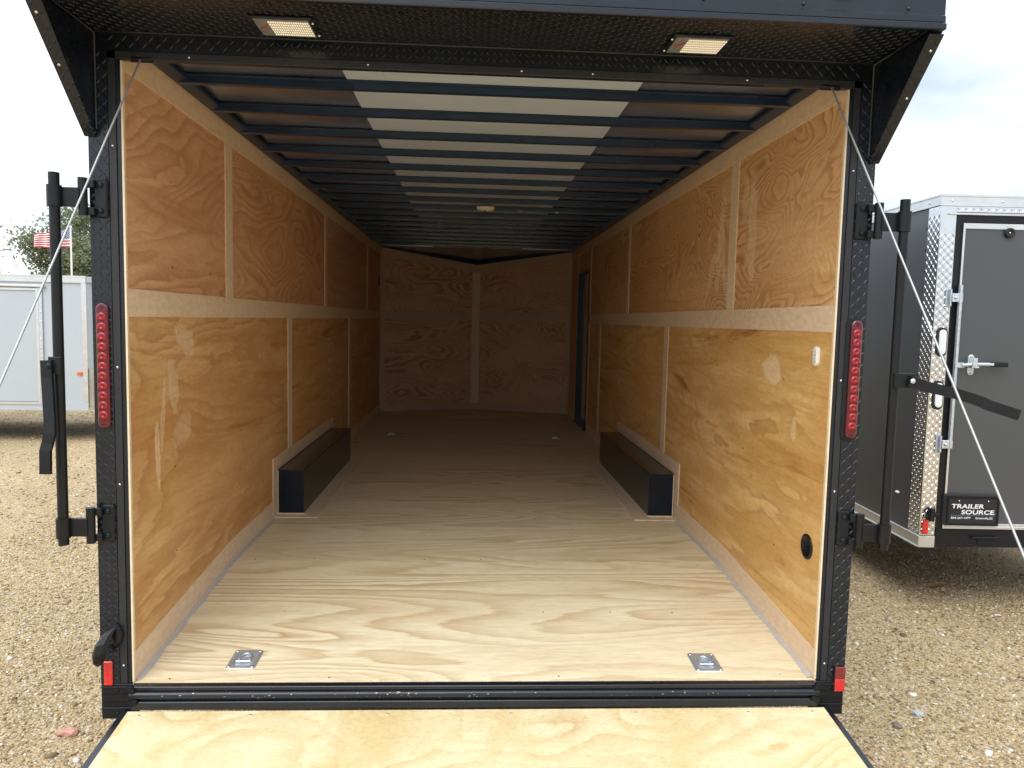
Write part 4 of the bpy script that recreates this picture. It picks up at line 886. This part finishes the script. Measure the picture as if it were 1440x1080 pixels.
# plate with lettering
px0, px1, pz0, pz1 = CX+.128, CX+.468, .020, .216
m_ = MB(); m_.box((px0, CY-.030, pz0), (px1, CY-.0178, pz1), None, .012)
pf = m_.build('number_plate', M['rubber'], C)
m_ = MB(); m_.box((px0+.028, CY-.0318, pz0+.026), (px1-.022, CY-.0302, pz1-.030)); m_.build('plate_insert', M['plateface'], pf)
m_ = MB(); m_.box((px0+.012, CY-.036, pz1-.022), (px1-.012, CY-.0302, pz1-.008), None, .003); m_.box((px0+.012, CY-.036, pz0+.008), (px1-.012, CY-.0302, pz0+.022), None, .003)
m_.box((px0+.010, CY-.036, pz0+.0225), (px0+.024, CY-.0302, pz1-.0225), None, .003); m_.box((px1-.020, CY-.036, pz0+.0225), (px1-.010, CY-.0302, pz1-.0225), None, .003); m_.build('plate_frame', M['blacksat'], pf)
def text(s_, x, z, size, wide, mat, name, parent, y, bold=.0, shear=0, align='LEFT'):
    cu = bpy.data.curves.new(name, 'FONT'); cu.body = s_; cu.size = size; cu.extrude = .0004; cu.offset = bold; cu.space_character = 1.05; cu.align_x = align; cu.shear = shear
    to = bpy.data.objects.new('tmp', cu); COL.objects.link(to); bpy.context.view_layer.update()
    me = bpy.data.meshes.new_from_object(to.evaluated_get(bpy.context.evaluated_depsgraph_get())); bpy.data.objects.remove(to)
    me.transform(Matrix.Translation((x, y, z)) @ Matrix.Rotation(math.pi/2, 4, 'X') @ Matrix.Diagonal((wide, 1, 1, 1)))
    me.materials.clear(); me.materials.append(mat); me.name = name
    o = bpy.data.objects.new(name, me); COL.objects.link(o); o.parent = parent
    if parent.parent is None: o.location = -Vector(parent.location)
    return o
yt = CY-.0324
text('TRAILER', px0+.038, .130, .036, 1.42, M['text'], 'lettering', pf, yt, .0010, .1)
text('SOURCE', px0+.100, .094, .036, 1.42, M['text'], 'lettering', pf, yt, .0010, .1)
text('LLC', px1-.042, .094, .008, 1.0, M['text'], 'lettering', pf, yt)
m_ = MB(); m_.box((px0+.036, yt-.0002, .0855), (px1-.032, yt+.0002, .0868)); m_.build('rule_line', M['textdim'], pf)
text('864-269-1099', px0+.040, .064, .0185, 1.1, M['text'], 'lettering', pf, yt, .0002)
text('Greenville,SC', px0+.190, .064, .0185, 1.0, M['text'], 'lettering', pf, yt, .0002)
for x in (px0+.085, px1-.075):
    m_ = MB(); m_.lathe((x, CY-.0318, pz1-.042), [(.005, 0), (.004, .002), (.001, .003)], '-y', None, 10); m_.build('screw', M['chrome'], pf)
for y in (CY+2.1,):
    for xx, sg in ((CX+.16, -1), (CX+CW-.16, 1)): wheel(xx, y, sg, C, .32, .19)
    m_ = MB(); m_.tube([(CX+.2, y, GZ+.32), (CX+CW-.2, y, GZ+.32)], .03, None, 10); m_.build('axle', M['blacksat'], C)
m_ = MB(); m_.box((CX+.1, CY+.05, -.10), (CX+CW-.1, CY+CLn, -.071)); m_.build('underframe', M['blacksat'], C)
m_ = MB(); m_.tube([(CX+CW/2-.5, CY+CLn+.2, -.12), (CX+CW/2, CY+CLn+1.6, -.12)], .035, None, 8); m_.tube([(CX+CW/2+.5, CY+CLn+.2, -.12), (CX+CW/2, CY+CLn+1.6, -.12)], .035, None, 8); m_.tube([(CX+CW/2, CY+CLn+1.45, .0), (CX+CW/2, CY+CLn+1.45, GZ+.02)], .03, None, 10); m_.box((CX+CW/2-.07, CY+CLn+1.38, GZ), (CX+CW/2+.07, CY+CLn+1.52, GZ+.02)); m_.build('tongue', M['blacksat'], C)
C.rotation_euler = (0, 0, ang)

# ================================================================== white trailer on the left
X0, Y0 = -5.17, 7.8
Q = thing('cargo_trailer', (X0, Y0, GZ), 'white V-nosed cargo trailer parked far left in front of the tree', 'trailer')
ZB, ZT = -.12, 1.66; LN = 4.6
bd = MB(); bd.box((X0-LN, Y0+.004, ZB+.05), (X0-.002, Y0+2.1, ZT-.02)); bd.build('body', M['whiteskin'], Q)
ns = MB(); ns.prism([(X0-.002, Y0+.004), (X0+.62, Y0+1.05), (X0-.002, Y0+2.1)], 'z', ZB+.05, ZT-.02); ns.build('nose', M['whiteskin'], Q)
m_ = MB(); m_.box((X0-LN, Y0-.012, ZT-.08), (X0, Y0+.003, ZT)); m_.box((X0-LN, Y0-.02, ZT-.012), (X0+.002, Y0+.003, ZT+.006)); m_.box((X0-LN, Y0-.016, ZT-.086), (X0, Y0+.003, ZT-.0805)); m_.build('top_rail', M['alu'], Q)
m_ = MB(); m_.box((X0-LN, Y0-.010, ZB), (X0, Y0+.003, ZB+.10)); m_.box((X0-LN, Y0-.016, ZB-.004), (X0, Y0+.003, ZB+.01)); m_.build('bottom_rail', M['whiteskin'], Q)
m_ = MB(); m_.box((X0-.062, Y0-.008, ZB+.101), (X0-.0, Y0+.0035, ZT-.088)); m_.treads((X0-.062, Y0-.008, ZB+.105), (1, 0, 0), (0, 0, 1), 3, 76, .0205, None, .012, .0042, .003); m_.build('tread_strip', M['aluplate'], Q)
# nose rails and stone guard on the near nose face
d = Vector((.62, 1.046, 0)).normalized(); nn = Vector((d.y, -d.x, 0))
def nf_(m_, t0, t1, z0, z1, off):
    q = [Vector((X0, Y0, 0))+d*t0, Vector((X0, Y0, 0))+d*t1]; vs = []
    for z in (z0, z1):
        for p in q:
            for o in (-.002, off): vs.append(Vector((p.x, p.y, z))+nn*(o+.004))
    m_.add(vs, [(0,2,6,4),(1,5,7,3),(0,1,3,2),(4,6,7,5),(0,4,5,1),(2,3,7,6)])
m_ = MB(); nf_(m_, 0, 1.2, ZT-.08, ZT, .012); m_.build('top_rail', M['alu'], Q)
m_ = MB(); nf_(m_, .01, 1.2, ZB, .44, .006)
for k in range(24): nf_(m_, .012, 1.19, ZB+.012+k*.0232, ZB+.016+k*.0232, .0095)
m_.build('stone_guard', M['aluplate'], Q)
# big side door: frame, skin, drip cap
dx1 = X0-.60
m_ = MB(); m_.box((X0-LN+.3, Y0-.008, ZB+.10+.012), (dx1-.03, Y0+.003, ZT-.20)); wdoor = m_.build('side_door', M['whiteskin'], Q)
m_ = MB(); m_.box((dx1-.029, Y0-.020, ZB+.07), (dx1, Y0-.004, ZT-.17)); m_.box((X0-LN+.3, Y0-.020, ZT-.199), (dx1-.0295, Y0-.004, ZT-.17)); m_.box((X0-LN+.3, Y0-.020, ZB+.07), (dx1-.0295, Y0-.0102, ZB+.10)); m_.build('door_trim', M['alu'], wdoor)
m_ = MB(); m_.box((dx1+.001, Y0-.018, ZB+.07), (dx1+.045, Y0-.004, ZT-.16)); m_.build('hinge_strip', M['zinc'], wdoor)
for i in range(13):
    m_ = MB(); m_.lathe((dx1+.022, Y0-.018, ZB+.12+i*.118), [(.010, 0), (.008, .004), (.002, .006)], '-y', None, 8); m_.build('rivet', M['chrome'], wdoor)
m_ = MB(); m_.box((X0-LN+.3, Y0-.040, ZT-.155), (dx1+.09, Y0-.001, ZT-.125), None, .005); m_.build('drip_cap', M['alu'], Q)
B('side_marker', M['orange'], Q, (X0-.135, Y0-.02, .355), (X0-.065, Y0+.003, .392), .004)
for xx in (X0-2.6, X0-3.4):
    for yy, sg in ((Y0+.25, 1), (Y0+1.85, -1)):
        m_ = MB(); m_.lathe((xx, yy-.1*sg*-1 if sg > 0 else yy-.1, GZ+.33), [(.18, 0), (.28, 0), (.32, .03), (.33, .06), (.33, .15), (.30, .19), (.18, .2)], '-y' if sg > 0 else 'y', None, 28); wo = m_.build('wheel', M['rubber'], Q)
        m_ = MB(); m_.lathe((xx, yy-.08 if sg > 0 else yy+.08, GZ+.33), [(.19, 0), (.19, .02), (.1, .02), (.03, .04)], '-y' if sg > 0 else 'y', None, 20); m_.build('rim', M['rim'], wo)
    m_ = MB(); m_.tube([(xx, Y0+.3, GZ+.33), (xx, Y0+1.8, GZ+.33)], .03, None, 10); m_.build('axle', M['blacksat'], Q)
m_ = MB(); m_.tube([(X0+.1, Y0+.6, -.12), (X0+1.6, Y0+1.05, -.12)], .035, None, 8); m_.tube([(X0+.1, Y0+1.5, -.12), (X0+1.6, Y0+1.05, -.12)], .035, None, 8); m_.tube([(X0+1.5, Y0+1.05, .1), (X0+1.5, Y0+1.05, GZ+.02)], .03, None, 10); m_.box((X0+1.42, Y0+.97, GZ), (X0+1.58, Y0+1.13, GZ+.02)); m_.build('tongue', M['blacksat'], Q)
m_ = MB(); m_.box((X0-LN+.05, Y0+.1, -.10), (X0-.05, Y0+2.0, -.071)); m_.build('underframe', M['blacksat'], Q)
Q.rotation_euler = (0, 0, R(2.0))

# ================================================================== tree, flag, lamp
def tree(name, base, height, crown_r, label, seed, nleaf=24000):
    rnd = random.Random(seed); t = thing(name, base, label, 'tree'); bx, by, bz = base
    tr = MB(); ends = []
    def limb(p, d, ln, r_, depth):
        pts = [p]; rr_ = [r_]; q = p.copy()
        for i in range(5):
            d = (d+Vector((rnd.uniform(-.22, .22), rnd.uniform(-.22, .22), rnd.uniform(-.05, .16)))).normalized(); q = q+d*ln/5; pts.append(q.copy()); rr_.append(r_*(1-.13*(i+1)))
            if depth >= 2 and i > 0: ends.append(q.copy())
        tr.tube(pts, rr_, None, 8 if depth < 2 else 5)
        if depth < 4:
            for k in range(3 if depth else 6):
                a = rnd.uniform(0, 6.28); el = rnd.uniform(.1, .9) if depth else rnd.uniform(.25, 1.1)
                dd = (Vector((math.cos(a)*math.cos(el), math.sin(a)*math.cos(el), math.sin(el)))+d*.5).normalized()
                st = pts[rnd.randint(2, 5)]
                limb(st, dd, ln*rnd.uniform(.55, .75), r_*.5, depth+1)
        else: ends.append(q)
    limb(Vector(base), Vector((0, 0, 1)), height*.42, height*.028, 0)
    tr.build('trunk', M['bark'], t)
    ends = [e for e in ends]
    V = []; F = []; n = 0; R_ = np.random.default_rng(seed)
    cl = [ends[rnd.randrange(len(ends))] for _ in range(nleaf//22)]
    for c in cl:
        rad = rnd.uniform(.12, .34)
        for k in range(22):
            p = Vector(c)+Vector(R_.normal(0, rad, 3)*np.array([1, 1, .7])); a = Vector(R_.normal(0, 1, 3)).normalized(); b_ = a.orthogonal().normalized(); s_ = rnd.uniform(.04, .075)
            V += [p-a*s_, p+b_*s_*.55, p+a*s_, p-b_*s_*.55]; F.append((n, n+1, n+2, n+3)); n += 4
    me = bpy.data.meshes.new('crown'); me.from_pydata([tuple(v) for v in V], [], F); me.materials.append(M['leaf']); o = bpy.data.objects.new('crown', me); COL.objects.link(o); o.parent = t; o.location = -Vector(base)
    return t
tree('tree', (-14.9, 27.5, GZ), 6.2, 3, 'airy green leafy tree rising behind the white trailer at left', 12)

fp = thing('flagpole', (-13.06, 23, GZ), 'thin white flagpole flying the American flag in front of the tree', 'flagpole')
m_ = MB(); m_.tube([(-13.06, 23, GZ), (-13.06, 23, 3.86)], [.04, .025], None, 10); m_.lathe((-13.06, 23, 3.86), [(.03, 0), (.05, .04), (.03, .08), (.002, .09)], 'z', None, 10); m_.build('pole', M['white'], fp)
fm = {'r': simple('flag_red', (.48, .02, .05), .7), 'w': simple('flag_white', (.8, .8, .8), .7), 'b': simple('flag_blue', (.03, .05, .25), .7)}
m_ = MB(); nx, nz = 40, 26; FW, FH = 1.32, .60; FX, FZ = -13.09, 3.56
def fpnt(i, j):
    s_ = i/nx; t = j/nz
    sh = 1-.30*s_
    return (FX-FW*s_*.86, 23+.10*math.sin(s_*9)+.05*math.sin(s_*17+t*2), FZ+FH*(t-.5)*sh-.16*s_+.05*math.sin(s_*8+1)*s_)
pv = [fpnt(i, j) for i in range(nx+1) for j in range(nz+1)]
for i in range(nx):
    for j in range(nz):
        stripe = 'r' if (j//2) % 2 == 0 else 'w'
        k = 'b' if (i < nx*.4 and j >= nz*6/13) else stripe
        m_.add([pv[i*(nz+1)+j], pv[(i+1)*(nz+1)+j], pv[(i+1)*(nz+1)+j+1], pv[i*(nz+1)+j+1]], [(0, 1, 2, 3)], fm[k])
for rw in range(9):
    for c_ in range(6 if rw % 2 == 0 else 5):
        s_ = (.035+.066*c_+(.033 if rw % 2 else 0))*.98; t = 6/13+(7/13)*(rw+.7)/9.6
        p = Vector(fpnt(s_*nx, t*nz)); vs = []
        for q in range(10): a = math.pi/2+q*math.pi/5; rr_ = .024 if q % 2 == 0 else .010; vs.append(p+Vector((rr_*math.cos(a), -.006, rr_*math.sin(a))))
        m_.add(vs, [tuple(range(10))], fm['w'])
m_.build('flag', None, fp)
lp = thing('street_lamp', (-17.76, 27, GZ), 'grey street lamp with a short arm at the far left edge', 'street lamp')
m_ = MB(); m_.tube([(-17.76, 27, GZ), (-17.76, 27, 3.4)], [.11, .06], None, 10); m_.tube([(-17.76, 27, 3.33), (-17.66, 27, 3.38), (-17.5, 27, 3.42)], .025, None, 8); m_.build('pole', M['rim'], lp)
m_ = MB(); m_.lathe((-17.42, 27, 3.45), [(.02, -.05), (.10, -.02), (.13, .02), (.06, .05), (.01, .06)], '-z', None, 14, 1.3, .6); m_.build('lamp_head', M['rim'], lp)

# ================================================================== small things on the ground
def stone(x, y, s_, col, label, seed):
    rnd = random.Random(seed); m_ = MB(); import bmesh
    bm = bmesh.new(); bmesh.ops.create_icosphere(bm, subdivisions=2, radius=1)
    for v in bm.verts:
        k = 1+.22*math.sin(v.co.x*3+seed)+.15*math.sin(v.co.y*4+seed*2); v.co = Vector((v.co.x*s_*1.3*k, v.co.y*s_*k, v.co.z*s_*.6*k))+Vector((rnd.uniform(-1, 1), rnd.uniform(-1, 1), rnd.uniform(-1, 1)))*s_*.06
    me = bpy.data.meshes.new('stone'); bm.to_mesh(me); bm.free(); me.materials.append(simple('stone_'+str(seed), col, .85, var=.25, scale=60))
    o = bpy.data.objects.new('stone', me); COL.objects.link(o); o.location = (x, y, GZ+float(gh(x, y))-.012+s_*.35); tag(o, label, 'stone')
stone(2.02, .62, .022, (.42, .42, .41), 'grey rounded pebble on the gravel right of the open trailer', 3)
stone(-1.72, .52, .030, (.50, .27, .20), 'pinkish flat stone beside the left corner of the ramp', 5)
stone(1.86, .52, .020, (.22, .16, .12), 'brown stone on the gravel near the right jamb foot', 8)
stone(2.55, .42, .018, (.45, .17, .11), 'small reddish stone at the lower right of the gravel', 9)
m_ = MB(); lv = []
for i in range(9):
    t = i/8; wd = .020*math.sin(math.pi*t)**.7
    lv += [(3.08+.09*t, 2.25-.03*t, GZ+.008+.03*t*t), (3.08+.09*t+wd*.2, 2.25-.03*t+wd, GZ+.014+.03*t*t+wd*.5), (3.08+.09*t-wd*.2, 2.25-.03*t-wd, GZ+.014+.03*t*t+wd*.4)]
m_.add(lv, [(3*i, 3*i+1, 3*i+4, 3*i+3) for i in range(8)]+[(3*i, 3*i+3, 3*i+5, 3*i+2) for i in range(8)], None, True)
lf = m_.build('fallen_leaf', simple('dry_leaf', (.36, .15, .05), .7), None); tag(lf, 'dry orange-brown leaf lying in the shade under the charcoal trailer', 'leaf')
